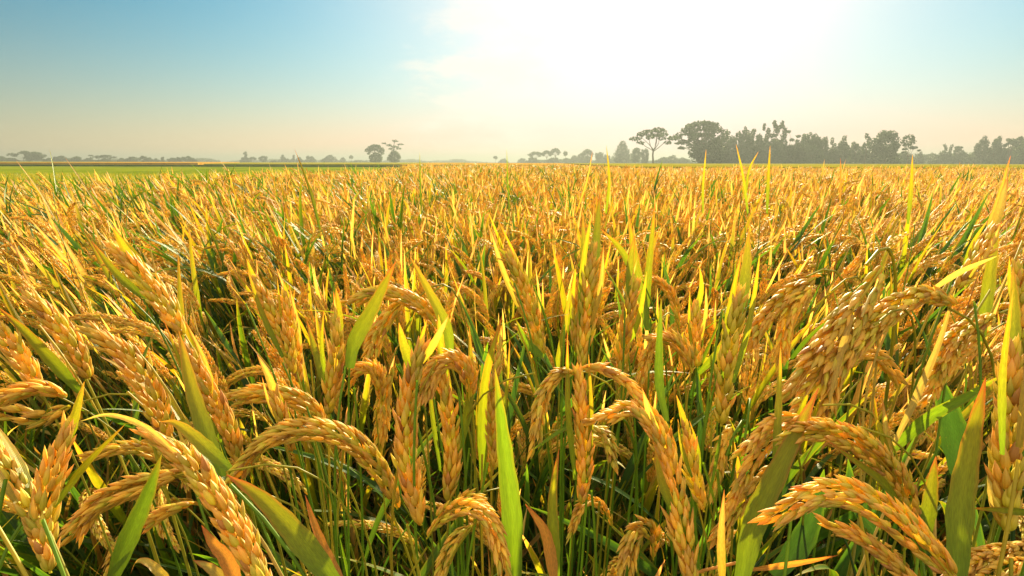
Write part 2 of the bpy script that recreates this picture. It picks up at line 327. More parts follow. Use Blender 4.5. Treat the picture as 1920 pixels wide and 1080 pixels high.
def tree(px, w, top, D, kind, label, basey=307, name='tree', group=None, lean=0.0, tint=1.0):
    g = at(px, 303.5, 1.0) - CP; g = g / g[1] * D; X, Y = g[0], D
    hz = proj([X, Y, CAM_Z])[1]
    H = (hz - top) / FPX * D * 1.01 + CAM_Z; W = w / FPX * D; H = max(H, 1.5)
    root = empty(name, (X, Y, 0)); tag(root, label, 'tree', group)
    t = MB(); c = MB(); px_m = D / FPX; cs = max(px_m * 1.5, H * .035); cc = CROWN * tint
    k = lambda f: int(max(60, f))
    def B(c_, r_, dens=1.0):
        c_ = np.array(c_, float); r_ = np.maximum(np.array(r_, float), cs * .6); area = (r_[0] * r_[2]) / cs ** 2
        cards(c, blob(k(area * 14 * dens), c_, r_), cs, cc)
    def lumps(cx, cz, rx, rz, n, f=.42, dens=1.0, flat=1.0):
        for i in range(n):
            a = 2 * np.pi * (i + rng.random() * .8) / n; q = rng.uniform(.45, .8)
            B((cx + math.cos(a) * rx * q, rng.normal(0, rx * .35), cz + math.sin(a) * rz * q), (rx * f * rng.uniform(.8, 1.2), rx * f, rz * f * flat * rng.uniform(.8, 1.2)), dens)
    hw = W / 2; th = H * .5; r0 = max(.18, H * .028)
    if kind == 'dome':
        limb(t, (0, 0, 0), (lean, 0, H * .55), r0, r0 * .5, .02)
        for s in (-1, 1): limb(t, (0, 0, H * .28), (s * hw * .55, rng.normal(), H * .62), r0 * .55, r0 * .2)
        B((0, 0, H * .56), (hw * .72, hw * .7, H * .38), 1.2); lumps(0, H * .60, hw * .95, H * .38, 9, .40); lumps(0, H * .28, hw * .8, H * .2, 5, .4)
    elif kind == 'bush':
        limb(t, (0, 0, 0), (0, 0, H * .5), r0 * .7, r0 * .3, .02)
        B((0, 0, H * .42), (hw * .8, hw * .8, H * .44), 1.2); lumps(0, H * .5, hw * .9, H * .45, 8, .38)
        for u in (-.85, -.4, .4, .85): B((u * hw * 1.15, rng.normal(0, hw * .3), H * rng.uniform(.18, .3)), (hw * .42, hw * .4, H * .30), 1.1)
    elif kind == 'umbrella':
        fz = H * .42; limb(t, (0, 0, 0), (lean * .2, 0, fz), r0, r0 * .75, .015)
        n = 7
        for i in range(n):
            u = -1 + 2 * i / (n - 1); e = np.array([u * hw * .78 + lean, rng.normal(0, hw * .3), H * (.945 - .20 * u * u)])
            limb(t, (lean * .2, 0, fz * rng.uniform(.92, 1.05)), e, r0 * .42, r0 * .14, .05)
            B((e[0], e[1], e[2] - H * .02), (hw * .30, hw * .32, H * .062), 1.0)
            B((e[0] * .72, rng.normal(0, hw * .3), e[2] - H * .13), (hw * .22, hw * .25, H * .045), .6)
    elif kind == 'column':
        limb(t, (0, 0, 0), (lean * .6, 0, H * .9), r0 * .8, r0 * .2, .02)
        n = 7
        for i in range(n):
            q = i / (n - 1); B((lean * q + rng.normal(0, hw * .28), rng.normal(0, hw * .3), H * (.34 + .56 * q)), (hw * (.62 - .25 * q) * rng.uniform(.75, 1.2), hw * .5, H * .09), .85)
    elif kind == 'conical':
        limb(t, (0, 0, 0), (0, 0, H * .8), r0, r0 * .3, .02)
        for q in np.linspace(0, 1, 6): B((0, 0, H * (.18 + .72 * q)), (hw * (1.05 - .72 * q ** 1.5), hw * (1 - .7 * q), H * .15)); 
        lumps(0, H * .3, hw * .8, H * .3, 6, .3)
    elif kind == 'ball':
        limb(t, (0, 0, 0), (0, 0, H * .7), r0 * .6, r0 * .4, .02); B((0, 0, H * .78), (hw, hw, H * .22)); lumps(0, H * .78, hw * .8, H * .15, 4, .4)
    elif kind == 'layered':
        limb(t, (0, 0, 0), (hw * .1, 0, H * .93), r0, r0 * .3, .02)
        B((0, 0, H * .27), (hw * .85, hw * .8, H * .28)); lumps(0, H * .30, hw * .9, H * .25, 7, .4)
        pads = [(.15, .94, .42, .055), (.85, .80, .42, .03), (-.55, .76, .40, .05), (-1.3, .84, .34, .025), (.1, .70, .6, .05), (.6, .63, .4, .03), (-.5, .62, .3, .03)]
        for (u, z, rw, rz) in pads:
            limb(t, (0, 0, H * (z - .14)), (u * hw, 0, H * z), r0 * .3, r0 * .12, .04); B((u * hw, rng.normal(0, hw * .2), H * z), (hw * rw, hw * rw, H * rz), 1.0)
    elif kind == 'crowned':       # spreading crown over a thick skirt of shrubs
        limb(t, (0, 0, 0), (0, 0, H * .7), r0 * 1.2, r0 * .6, .02)
        B((hw * .05, 0, H * .27), (hw * .75, hw * .7, H * .30)); lumps(hw * .05, H * .3, hw * .72, H * .28, 7, .4)
        for i in range(11):
            u = -1 + 2 * i / 10; e = (u * hw * .85, rng.normal(0, hw * .25), H * (.88 - .22 * u * u)); limb(t, (0, 0, H * .45), e, r0 * .4, r0 * .12, .05)
            B(e, (hw * .25, hw * .3, H * .085)); B((e[0] * .8, rng.normal(0, 2), e[2] - H * .14), (hw * .2, hw * .25, H * .06), .8)
    elif kind == 'grand':         # the wide rain tree at the end of the grove
        limb(t, (0, 0, 0), (0, 0, H * .6), r0 * 1.6, r0, .02)
        for i in range(15):
            u = -1 + 2 * i / 14; e = (u * hw * .92, rng.normal(0, hw * .3), H * (.935 - .27 * abs(u) ** 2.2)); limb(t, (0, 0, H * .42), e, r0 * .5, r0 * .15, .05)
            B(e, (hw * .20, hw * .3, H * .075), .9)
            B((e[0] * .82, rng.normal(0, hw * .3), e[2] - H * .11), (hw * .19, hw * .25, H * .055), .8)
            B((e[0] * .66, rng.normal(0, hw * .3), e[2] - H * .22), (hw * .19, hw * .25, H * .05), .75)
        B((hw * .22, 0, H * .32), (hw * .78, hw * .6, H * .30), 1.2); lumps(hw * .25, H * .34, hw * .7, H * .28, 8, .42)
        for z, u in ((.62, -1.12), (.50, -.98), (.40, -.85)):
            limb(t, (-hw * .3, 0, H * (z - .05)), (u * hw, 0, H * z), r0 * .35, r0 * .12, .03); B((u * hw * .92, 0, H * (z + .01)), (hw * .22, hw * .2, H * .028), .9)
    elif kind == 'wispy':
        limb(t, (0, 0, 0), (0, 0, H * .6), r0 * .6, r0 * .3, .03)
        for i in range(9):
            e = (rng.uniform(-.9, 1) * hw, rng.normal(0, hw * .3), H * rng.uniform(.5, .97)); limb(t, (0, 0, H * .35), e, r0 * .25, r0 * .08, .06); B(e, (hw * .3, hw * .3, H * .035), .45)
    elif kind == 'palm':
        limb(t, (0, 0, 0), (0, 0, H * .9), r0 * .45, r0 * .3, .01)
        for i in range(11):
            a = 2 * np.pi * i / 11; e = np.array([math.cos(a) * hw, math.sin(a) * hw, H * .9 - abs(math.cos(a)) * H * .03]); s = np.array([0, 0, H * .92])
            P = s + (e - s) * np.linspace(.1, 1, 12)[:, None] + np.array([0, 0, 1]) * (np.sin(np.linspace(.1, 1, 12) * 3.1) * H * .05)[:, None]; cards(c, np.repeat(P, 3, 0), cs * .8, cc)
    t.build('trunk', M_BARK, root)
    c.build('crown', M_TREE, root, smooth=False)
    return root
GL = 'hazy trees along the far left horizon'; GM = 'pale trees on the middle horizon'; GR = 'trees of the tall grove on the right'; GE = 'trees on the right edge horizon'
DL = 360
TREES = [
 (6, 28, 293, DL, 'bush', 'low round hazy tree at the far left end of the horizon', GL), (25, 15, 295, DL, 'bush', 'small hazy bush just left of the double-crowned umbrella tree', GL),
 (45, 36, 286, DL, 'umbrella', 'left spreading crown of the double umbrella tree clump on the far left horizon', GL), (66, 40, 284, DL, 'dome', 'right broad crown of the double umbrella tree clump on the far left horizon', GL),
 (91, 18, 296, DL, 'bush', 'low hazy bush just right of the double umbrella tree clump', GL), (112, 28, 293, DL, 'dome', 'pointed hazy tree between the low bush and the block-shaped tree', GL),
 (131, 14, 297, DL, 'bush', 'low bush touching the left side of the block-shaped far tree', GL), (146, 20, 293, DL, 'dome', 'block-shaped hazy tree with flat round top, left horizon', GL),
 (166, 20, 296, DL, 'bush', 'pale low bush beneath the small far palm', GL), (172, 7, 291, DL, 'palm', 'small palm poking out of the pale bush on the left horizon', GL),
 (196, 33, 291, DL, 'umbrella', 'ragged flat-topped umbrella tree right of the small palm', GL), (196, 24, 297, DL, 'bush', 'dense bush under the ragged flat-topped umbrella tree', GL), (219, 12, 302, DL, 'bush', 'very low shrub right of the ragged flat-topped tree', GL),
 (231, 20, 296, DL, 'bush', 'left hump of the long low thicket on the left horizon', GL), (250, 26, 294, DL, 'dome', 'highest round hump of the long low thicket', GL), (269, 11, 293, DL, 'umbrella', 'thin little umbrella tree rising out of the long low thicket', GL),
 (278, 20, 295, DL, 'bush', 'hump of the thicket right of the thin little umbrella tree', GL), (292, 14, 297, DL, 'bush', 'last low hump at the right end of the long thicket', GL), (305, 10, 295, DL, 'column', 'slim leaning tree beside the right end of the long thicket', GL),
 (324, 18, 296, DL, 'dome', 'left of the three rounded trees in a row above the golden strip', GL), (336, 11, 295, DL, 'dome', 'narrow pale middle one of the three rounded trees above the golden strip', GL), (354, 22, 293, DL, 'dome', 'right and biggest of the three rounded trees above the golden strip', GL), (365, 8, 298, DL, 'bush', 'small shrub leaning on the biggest of the three rounded trees', GL),
 (396, 16, 302, 600, 'bush', 'scattered tiny shrub alone on the gap in the left horizon', GL),
 (459, 16, 294, 420, 'bush', 'square bush at the foot of the tall slim column tree', GL), (461, 9, 285, 420, 'column', 'tall slim column tree rising from a square bush', GL), (475, 12, 295, 420, 'umbrella', 'small umbrella tree between the column tree and the round ball tree', GL),
 (494, 19, 293, 420, 'dome', 'dark ball-like tree right of the slim column tree', GL), (514, 12, 300, 420, 'bush', 'low shrub just right of the dark ball-like tree', GL), (533, 16, 294, 450, 'bush', 'bush with a small knob on top, left centre horizon', GL), (531, 5, 290, 450, 'ball', 'small ball crown sticking out above the knobbed bush', GL),
 (549, 9, 298, 450, 'bush', 'low bush between the knobbed bush and the thin spire tree', GL), (551, 5, 291, 450, 'column', 'thin spire tree behind the dark tall blade of rice', GL), (562, 12, 295, 450, 'bush', 'rounded bush right of the thin spire tree', GL),
 (573, 9, 299, 450, 'bush', 'low bush under the tiny umbrella tree', GL), (578, 6, 293, 450, 'umbrella', 'tiny umbrella tree left of the pyramid-shaped tree', GL), (585, 18, 294, 450, 'conical', 'pyramid-shaped tree left of centre on the horizon', GL),
 (612, 20, 295, 450, 'bush', 'left shoulder bush of the domed tree left of centre', GL), (619, 20, 291, 450, 'dome', 'domed tree with a bush on its left, left of centre', GL), (631, 10, 298, 500, 'bush', 'pale bush on the right of the domed tree', GL),
 (643, 15, 296, 500, 'conical', 'small pointed bush left of the lollipop tree', GL), (659, 9, 292, 450, 'ball', 'lollipop-shaped tree with a ball crown on a thin trunk', GL), (670, 20, 300, 500, 'bush', 'low pale hedge bush right of the lollipop tree', GL), (683, 18, 302, 500, 'bush', 'low pale bush left of the crowned tree pair', GL),
 (704, 34, 271, 300, 'crowned', 'left tree of the tall pair left of centre, crown spreading over a thick skirt', 'tall tree pair left of centre'), (740, 28, 264, 300, 'layered', 'right tree of the tall pair, with flat leaf layers over a bush', 'tall tree pair left of centre'),
 (775, 30, 303, 600, 'bush', 'faint low bush just right of the tall tree pair', GM),
 (929, 9, 293, 420, 'ball', 'small pale upright oval tree alone in the middle of the horizon', GM), (944, 15, 297, 480, 'bush', 'small pale bush beside the upright oval tree', GM), (979, 14, 297, 480, 'bush', 'pale bush behind the curled dry blade tip', GM),
 (1004, 28, 285, 380, 'umbrella', 'left of the three pale umbrella crowns right of centre', GM), (1025, 22, 283, 380, 'umbrella', 'middle of the three pale umbrella crowns, see-through', GM), (1041, 20, 279, 380, 'umbrella', 'right and tallest of the three pale umbrella crowns', GM),
 (1000, 22, 295, 390, 'bush', 'pale bush under the left pale umbrella crown', GM), (1038, 26, 294, 390, 'bush', 'pale bush under the tallest pale umbrella crown', GM),
 (1060, 8, 284, 380, 'ball', 'tiny pale ball-crowned tree right of the pale umbrella crowns', GM), (1062, 30, 297, 400, 'bush', 'low pale thicket under the tiny ball-crowned tree', GM), (1077, 14, 291, 400, 'bush', 'pale hump left of the flag-like tree', GM), (1089, 14, 288, 400, 'dome', 'pale round tree just left of the flag-like tree', GM),
 (1101, 20, 280, 380, 'crowned', 'pale flag-like tree with a flat top reaching right', GM), (1123, 20, 285, 380, 'dome', 'pale rounded tree behind the tall rice blade right of centre', GM), (1137, 16, 290, 390, 'bush', 'pale low tree between the rounded tree and the pyramid tree', GM),
 (1166, 38, 268, 330, 'conical', 'tall pyramid-shaped pale tree left of the lone umbrella tree', GM), (1192, 22, 279, 300, 'dome', 'bushy tree between the pyramid tree and the umbrella tree trunk', GM), (1209, 16, 280, 300, 'dome', 'bushy tree right behind the trunk of the lone umbrella tree', GM),
 (1224, 80, 244, 185, 'umbrella', 'lone tall umbrella tree with open flat crown and thin bare trunk', 'landmark trees'),
 (1243, 24, 294, 330, 'bush', 'pale low bush just right of the umbrella tree trunk', GM), (1260, 26, 291, 330, 'bush', 'pale knobby bush between the umbrella tree and the grove', GM), (1280, 26, 296, 330, 'bush', 'pale bush against the left edge of the grove', GM),
 (1314, 90, 232, 190, 'grand', 'huge wide dome-crowned tree at the left end of the tall grove', 'landmark trees'),
 (1345, 50, 262, 200, 'bush', 'thick undergrowth tree in the shade of the huge dome-crowned tree', GR), (1369, 26, 258, 205, 'dome', 'small pale-edged tree right of the huge dome-crowned tree', GR),
 (1393, 30, 242, 200, 'dome', 'pointed ragged tree, left of the twin pair in the grove', GR), (1409, 20, 244, 200, 'column', 'flat-cut ragged tree, right of the twin pair in the grove', GR), (1400, 46, 264, 195, 'bush', 'dense low tree below the twin ragged trees', GR), (1421, 22, 253, 200, 'dome', 'dark tree between the ragged twins and the tallest trees', GR),
 (1434, 20, 235, 200, 'column', 'left stem of the three tallest airy trees in the grove', GR), (1450, 24, 230, 200, 'column', 'middle and tallest of the three airy trees in the grove', GR), (1464, 22, 231, 200, 'column', 'right slanting one of the three tallest airy trees', GR),
 (1444, 60, 262, 195, 'bush', 'dense dark thicket below the three tallest airy trees', GR), (1482, 30, 247, 205, 'wispy', 'see-through tree right of the three tallest trees', GR), (1484, 44, 266, 195, 'bush', 'dense tree below the see-through tree', GR),
 (1507, 26, 251, 200, 'dome', 'rounded tree with stepped top right of the see-through tree', GR), (1525, 26, 254, 200, 'dome', 'next rounded tree down the sloping right side of the grove', GR), (1541, 22, 261, 200, 'dome', 'lowest tree on the sloping right side of the main grove', GR), (1520, 54, 270, 195, 'bush', 'dense low thicket under the sloping side of the grove', GR),
 (1557, 16, 260, 205, 'column', 'small airy tree beside the sloping side of the grove', GR), (1560, 26, 279, 200, 'bush', 'dense bush below the small airy tree', GR), (1578, 20, 256, 200, 'column', 'leaning tree between the small airy tree and the slim tree', GR), (1579, 30, 268, 200, 'dome', 'bushy tree behind the leaning tree', GR),
 (1602, 22, 269, 200, 'dome', 'low rounded tree left of the slim upright tree', GR), (1621, 14, 252, 200, 'column', 'slim upright tree just left of the big round tree', GR), (1618, 26, 279, 205, 'dome', 'small tree at the foot of the slim upright tree', GR),
 (1658, 62, 246, 190, 'dome', 'big round solid-crowned tree at the right end of the grove', 'landmark trees'), (1660, 54, 285, 200, 'bush', 'shrubs at the foot of the big round solid-crowned tree', GR), (1701, 26, 263, 200, 'wispy', 'wispy thin-leaved tree right of the big round tree', GR), (1700, 26, 289, 230, 'bush', 'hazy bush under the wispy thin-leaved tree', GR),
 (1724, 16, 286, 260, 'conical', 'small pointed tree in the gap right of the grove', GE), (1735, 26, 293, 300, 'bush', 'pale low bush in the gap right of the grove', GE), (1752, 24, 290, 280, 'bush', 'pale bush left of the two small tufted trees', GE),
 (1768, 12, 271, 250, 'column', 'left of two small tufted trees standing up from the right hedge', GE), (1778, 12, 272, 250, 'column', 'right of two small tufted trees standing up from the right hedge', GE), (1773, 44, 285, 250, 'bush', 'wide dense bush under the two small tufted trees', GE), (1792, 16, 275, 250, 'umbrella', 'small flag-topped tree in the middle of the right hedge', GE), (1800, 40, 283, 250, 'bush', 'dense bush under the small flag-topped tree', GE),
 (1822, 30, 282, 250, 'bush', 'low hedge bush left of the two knob-crowned trees', GE), (1838, 24, 260, 230, 'dome', 'left of two knob-crowned trees near the right edge', GE), (1863, 24, 259, 230, 'dome', 'right of two knob-crowned trees near the right edge', GE), (1850, 50, 278, 235, 'bush', 'dense thicket beneath the two knob-crowned trees', GE),
 (1889, 24, 261, 225, 'umbrella', 'flat-crowned tree next to the right picture edge', GE), (1886, 40, 275, 230, 'bush', 'dense thicket beneath the flat-crowned edge tree', GE), (1905, 22, 258, 225, 'umbrella', 'taller airy flat-crowned tree near the right picture edge', GE), (1922, 34, 257, 220, 'dome', 'last tree cut by the right picture edge', GE), (1918, 44, 271, 215, 'bush', 'dense bush cut by the right picture edge', GE),
]
for i, (a, b, n, top, D, where, g) in enumerate([(1000, 1290, 11, 298, 420, 'low pale thicket behind the middle trees', GM), (1340, 1700, 14, 284, 215, 'dense dark thicket filling the grove behind its trees', GR), (1715, 1935, 9, 289, 300, 'pale thicket behind the right edge trees', GE),
     (0, 400, 12, 299, 560, 'faint low thicket behind the far left trees', GL), (440, 900, 16, 301, 700, 'faint low thicket behind the left centre trees', GL)]):
    for k in range(n):
        q = a + (b - a) * (k + .5) / n; TREES.append((q, (b - a) / n * 1.5, top + rng.uniform(-3, 3), D + rng.uniform(-8, 8), 'bush', where, where + ' row'))
for (px, w_, top, D, kind, lab, grp) in TREES:
    tree(px, w_, top, D, kind, lab, group=grp)

# ------------------------------------------------------------------ far fields as stands of crop
M_GFAR = soil_mat('green_crop', (.10, .15, .006), (.21, .24, .010), .35, rows=(1.2, .35, 1)); M_YFAR = soil_mat('golden_crop', (.36, .19, .02), (.46, .28, .04), .4, rows=(1.5, .4, 1))
M_DFAR = soil_mat('dark_bank_grass', (.045, .075, .010), (.08, .12, .015), .8); M_YGFAR = soil_mat('yellow_green_crop', (.20, .19, .010), (.28, .25, .015), .35, rows=(1.2, .3, 1))
def fan(y0, y1, xa, xb): # trapezoid between picture columns xa..xb from depth y0 to y1
    k = lambda x, y: ((x - 960) / FPX * y / 1.0, y)
    return [k(xa, y0), k(xb, y0), k(xb, y1), k(xa, y1)]
slab('green_paddy', [(-60, 12), (-8.5, 12), (-5.6, 19), (-7, 40), (-12, 85), (-140, 85), (-140, 30)], .50, M_GFAR, 'bright green rice paddy behind the golden crop on the left')
slab('grass_bank', [(-150, 88), (-12, 88), (-12, 96), (-150, 96)], .72, M_DFAR, 'dark green grassy bank along the far side of the left paddy')
slab('golden_strip', [(-230, 100), (-95, 100), (-130, 235), (-330, 235)], .95, M_YGFAR, 'yellow green crop beyond the bank at the far left')
slab('golden_strip', [(-94, 100), (-54, 100), (-110, 235), (-128, 235)], 1.0, M_YFAR, 'golden strip of ripe rice beyond the dark bank on the left')
slab('green_strip', [(-53, 100), (-14, 100), (-30, 400), (-108, 235)], .85, M_YGFAR, 'pale green crop beyond the bank left of centre')
slab('golden_crop_far', [(-12, 62), (7.5, 62), (14, 175), (-24, 175)], .985, M_YFAR, 'golden rice reaching to the horizon in the middle')
slab('grass_bank', [(8, 37.5), (52, 36.5), (52, 39), (8, 40)], .80, M_DFAR, 'dark green bank behind the pinkish golden crop on the right')
slab('yellow_green_crop_field', [(8.5, 42), (60, 41), (210, 175), (15, 175)], .98, M_YGFAR, 'yellow green field between the bank and the tall grove')

# ------------------------------------------------------------------ rice: prototypes
def curve_up(h, lean, bend, n=16, side=0.0):
    """stem curve: rises h, drifting toward +x"""
    t = np.linspace(0, 1, n); return np.c_[lean * t + bend * t ** 2.5, side * t ** 2, h * t]
def arc_head(L_, a0, a1, n=16, k=1.3):
    """ear curve in local space: starts along +z tilted a0 toward +x, ends tilted a1"""
    t = np.linspace(0, 1, n); a = a0 + (a1 - a0) * t ** (1 / k); d = np.c_[np.sin(a), np.zeros(n), np.cos(a)]
    return np.vstack([[0, 0, 0], np.cumsum((d[1:] + d[:-1]) / 2 * L_ / (n - 1), 0)])
HEADS = {  # style: (length, start angle, end angle, width, style)
 'upright': [(.150, .02, .25, .021, 'compact'), (.135, .05, .45, .019, 'compact'), (.16, .0, .12, .020, 'compact'), (.14, .05, .7, .018, 'compact')],
 'arching': [(.19, .25, 2.3, .019, 'loose'), (.20, .35, 2.7, .020, 'loose'), (.175, .2, 1.8, .018, 'loose'), (.18, .4, 3.0, .020, 'loose')],
 'nodding': [(.165, .1, 1.25, .020, 'loose'), (.17, .2, 1.5, .019, 'compact'), (.15, .1, 1.0, .019, 'compact')]}
def head_mesh(spec, T, gl=.0125, **k):
    mb = MB(); L_, a0, a1, w_, st = spec; panicle(mb, arc_head(L_ * 1.22, a0, a1), w_ * 1.28, gl, st, T=T, **k); return mb
def leaf_curve(L_, a0, a1, n=14, k=1.0):
    return arc_head(L_, a0, a1, n, k)
LEAVES = [  # length, start, end, width, palette
 (.34, .10, .22, .015, 'flag'), (.30, .15, .35, .017, 'flag'), (.26, .05, .12, .014, 'flag'), (.38, .2, .9, .015, 'green'), (.42, .25, 1.3, .017, 'green'), (.33, .2, .6, .020, 'lime'),
 (.30, .3, 1.9, .010, 'dry'), (.28, .08, .3, .013, 'pink'), (.36, .15, .5, .018, 'lime'), (.40, .35, 2.1, .013, 'green'), (.24, .06, .2, .014, 'pink'), (.30, .06, .15, .012, 'pink'), (.27, .1, .4, .016, 'salmon'), (.33, .05, .2, .013, 'salmon'),
 (.44, .1, .5, .020, 'dark'), (.40, .15, .9, .019, 'dark'), (.42, .08, .3, .016, 'green')]
PAL = {'flag': (GREEN * .8, LIME * .62 + YEL * .2, PINK), 'green': (DKGREEN, GREEN * .95, YEL * .7), 'lime': (GREEN * .8, LIME * .75, ORANGE), 'dark': (DKGREEN * .9, DKGREEN * 2.4, GREEN * 1.3), 'dry': (STRAW * .8, STRAW, BROWN), 'pink': (LIME * .5, STRAW * .95, PINK), 'salmon': (YEL * .6, PINK, RED * .6 + PINK * .4)}
def leaf_mesh(spec, seg=12, acr=3, wk=1.0):
    mb = MB(); L_, a0, a1, w_, pal = spec; c0, c1, tp = PAL[pal]
    leaf(mb, leaf_curve(L_, a0, a1), w_ * wk, (-1, 0.25, 0.1), c0, c1, tp, seg, acr, twist=rng.uniform(-.9, .9)); return mb
# near prototypes (shared mesh data)
HM = {k: [head_mesh(s, G_MD, gl=.016, green=.2 + .25 * (i % 2)).mesh('panicle', M_GRAIN) for i, s in enumerate(v)] for k, v in HEADS.items()}
LM = [leaf_mesh(s, 14, 5).mesh('leaf', M_LEAF) for s in LEAVES]
STEMC = [curve_up(.80, .05, .04), curve_up(.84, -.02, .03, side=.03), curve_up(.76, .09, .06), curve_up(.80, .0, .10, side=-.03), curve_up(.72, -.06, .0)]
def stem_mb(P, r=.0024, seg=5, c0=DKGREEN, c1=OLIVE * .2 + GREEN * .4): mb = MB(); tube(mb, P, np.linspace(r * 1.3, r * .8, len(P)), seg, c0, c1); return mb
SM = [stem_mb(P).mesh('stem', M_STEM) for P in STEMC]
def frame_mat(p, t, roll):
    t = unit(t); x = unit(np.cross([0, 1, 0], t) if abs(t[1]) < .9 else [1, 0, 0]); y = np.cross(t, x); Mx = np.eye(4); Mx[:3, 0] = x; Mx[:3, 1] = y; Mx[:3, 2] = t; Mx[:3, 3] = p
    c, s = math.cos(roll), math.sin(roll); Rr = np.eye(4); Rr[:2, :2] = [[c, -s], [s, c]]; return Mx @ Rr
def plan_clump(kind, n_till=4, n_leaf=9, pinkish=False, leafy=False):
    """list of (part kind, index, 4x4) in plant space"""
    out = []
    for i in range(n_till):
        k = rng.integers(len(STEMC)); P = STEMC[k]; az = rng.uniform(0, 6.28) if i else 0.0; sc = rng.uniform(.93, 1.05)
        Rz = np.eye(4); c, s = math.cos(az), math.sin(az); Rz[:2, :2] = [[c, -s], [s, c]]; Rz[:2, 3] = rng.normal(0, .022, 2); Rz[:3, :3] *= sc
        out.append(('stem', k, Rz))
        hk = kind if rng.random() < .7 else ('upright', 'arching', 'nodding')[rng.integers(3)]
        hi = rng.integers(len(HEADS[hk])); T_ = P[-1] - P[-2]; roll = rng.normal(-az, .6)
        if not (leafy and i): out.append(('panicle', (hk, hi), Rz @ frame_mat(P[-1], T_, roll)))
        nl = (n_leaf - i) // n_till + 1
        for j in range(nl):
            fr = (.93, .62, .8, .45)[j % 4] + rng.uniform(-.06, .04); q = int(fr * (len(P) - 1)); li = rng.integers(len(LEAVES))
            if j == 0: li = (0, 1, 2, 7, 10, 5, 8, 12, 13)[rng.integers(9)] if not pinkish else (7, 10, 11, 12, 13)[rng.integers(5)]
            if leafy: li = (3, 4, 9, 14, 15, 16, 5, 14, 15)[rng.integers(9)]
            out.append(('leaf', li, Rz @ frame_mat(P[q], P[q + 1] - P[q], rng.uniform(0, 6.28))))
    return out
PLANS = [(k, plan_clump(k)) for k in ('upright', 'arching', 'nodding', 'upright', 'nodding', 'arching', 'upright', 'nodding', 'upright', 'upright')] + [(k, plan_clump(k, 4, 12, leafy=True)) for k in ('arching', 'nodding', 'upright', 'nodding')]

# field shape and lean of the crop
def lean_of(x, y):
    """tilt of the crop toward -x on the left, +x at the far right (radians)"""
    u = x / max(y, .5); return float(np.clip(-u * 1.0 - .04, -.1, .74)) if u < 0 else float(-np.clip((u - .05) * .42, 0, .34))
def in_field(x, y):
    if y > 60: return False
    if x < 0:
        xs = np.interp(y, [0, 9.5, 11, 12.5, 18, 30, 60], [-99, -30, -9.6, -6.2, -5.2, -6, -10]); return x > xs
    xs = np.interp(y, [0, 33, 37, 38, 60], [99, 60, 40, 7, 7.5]); return x < xs

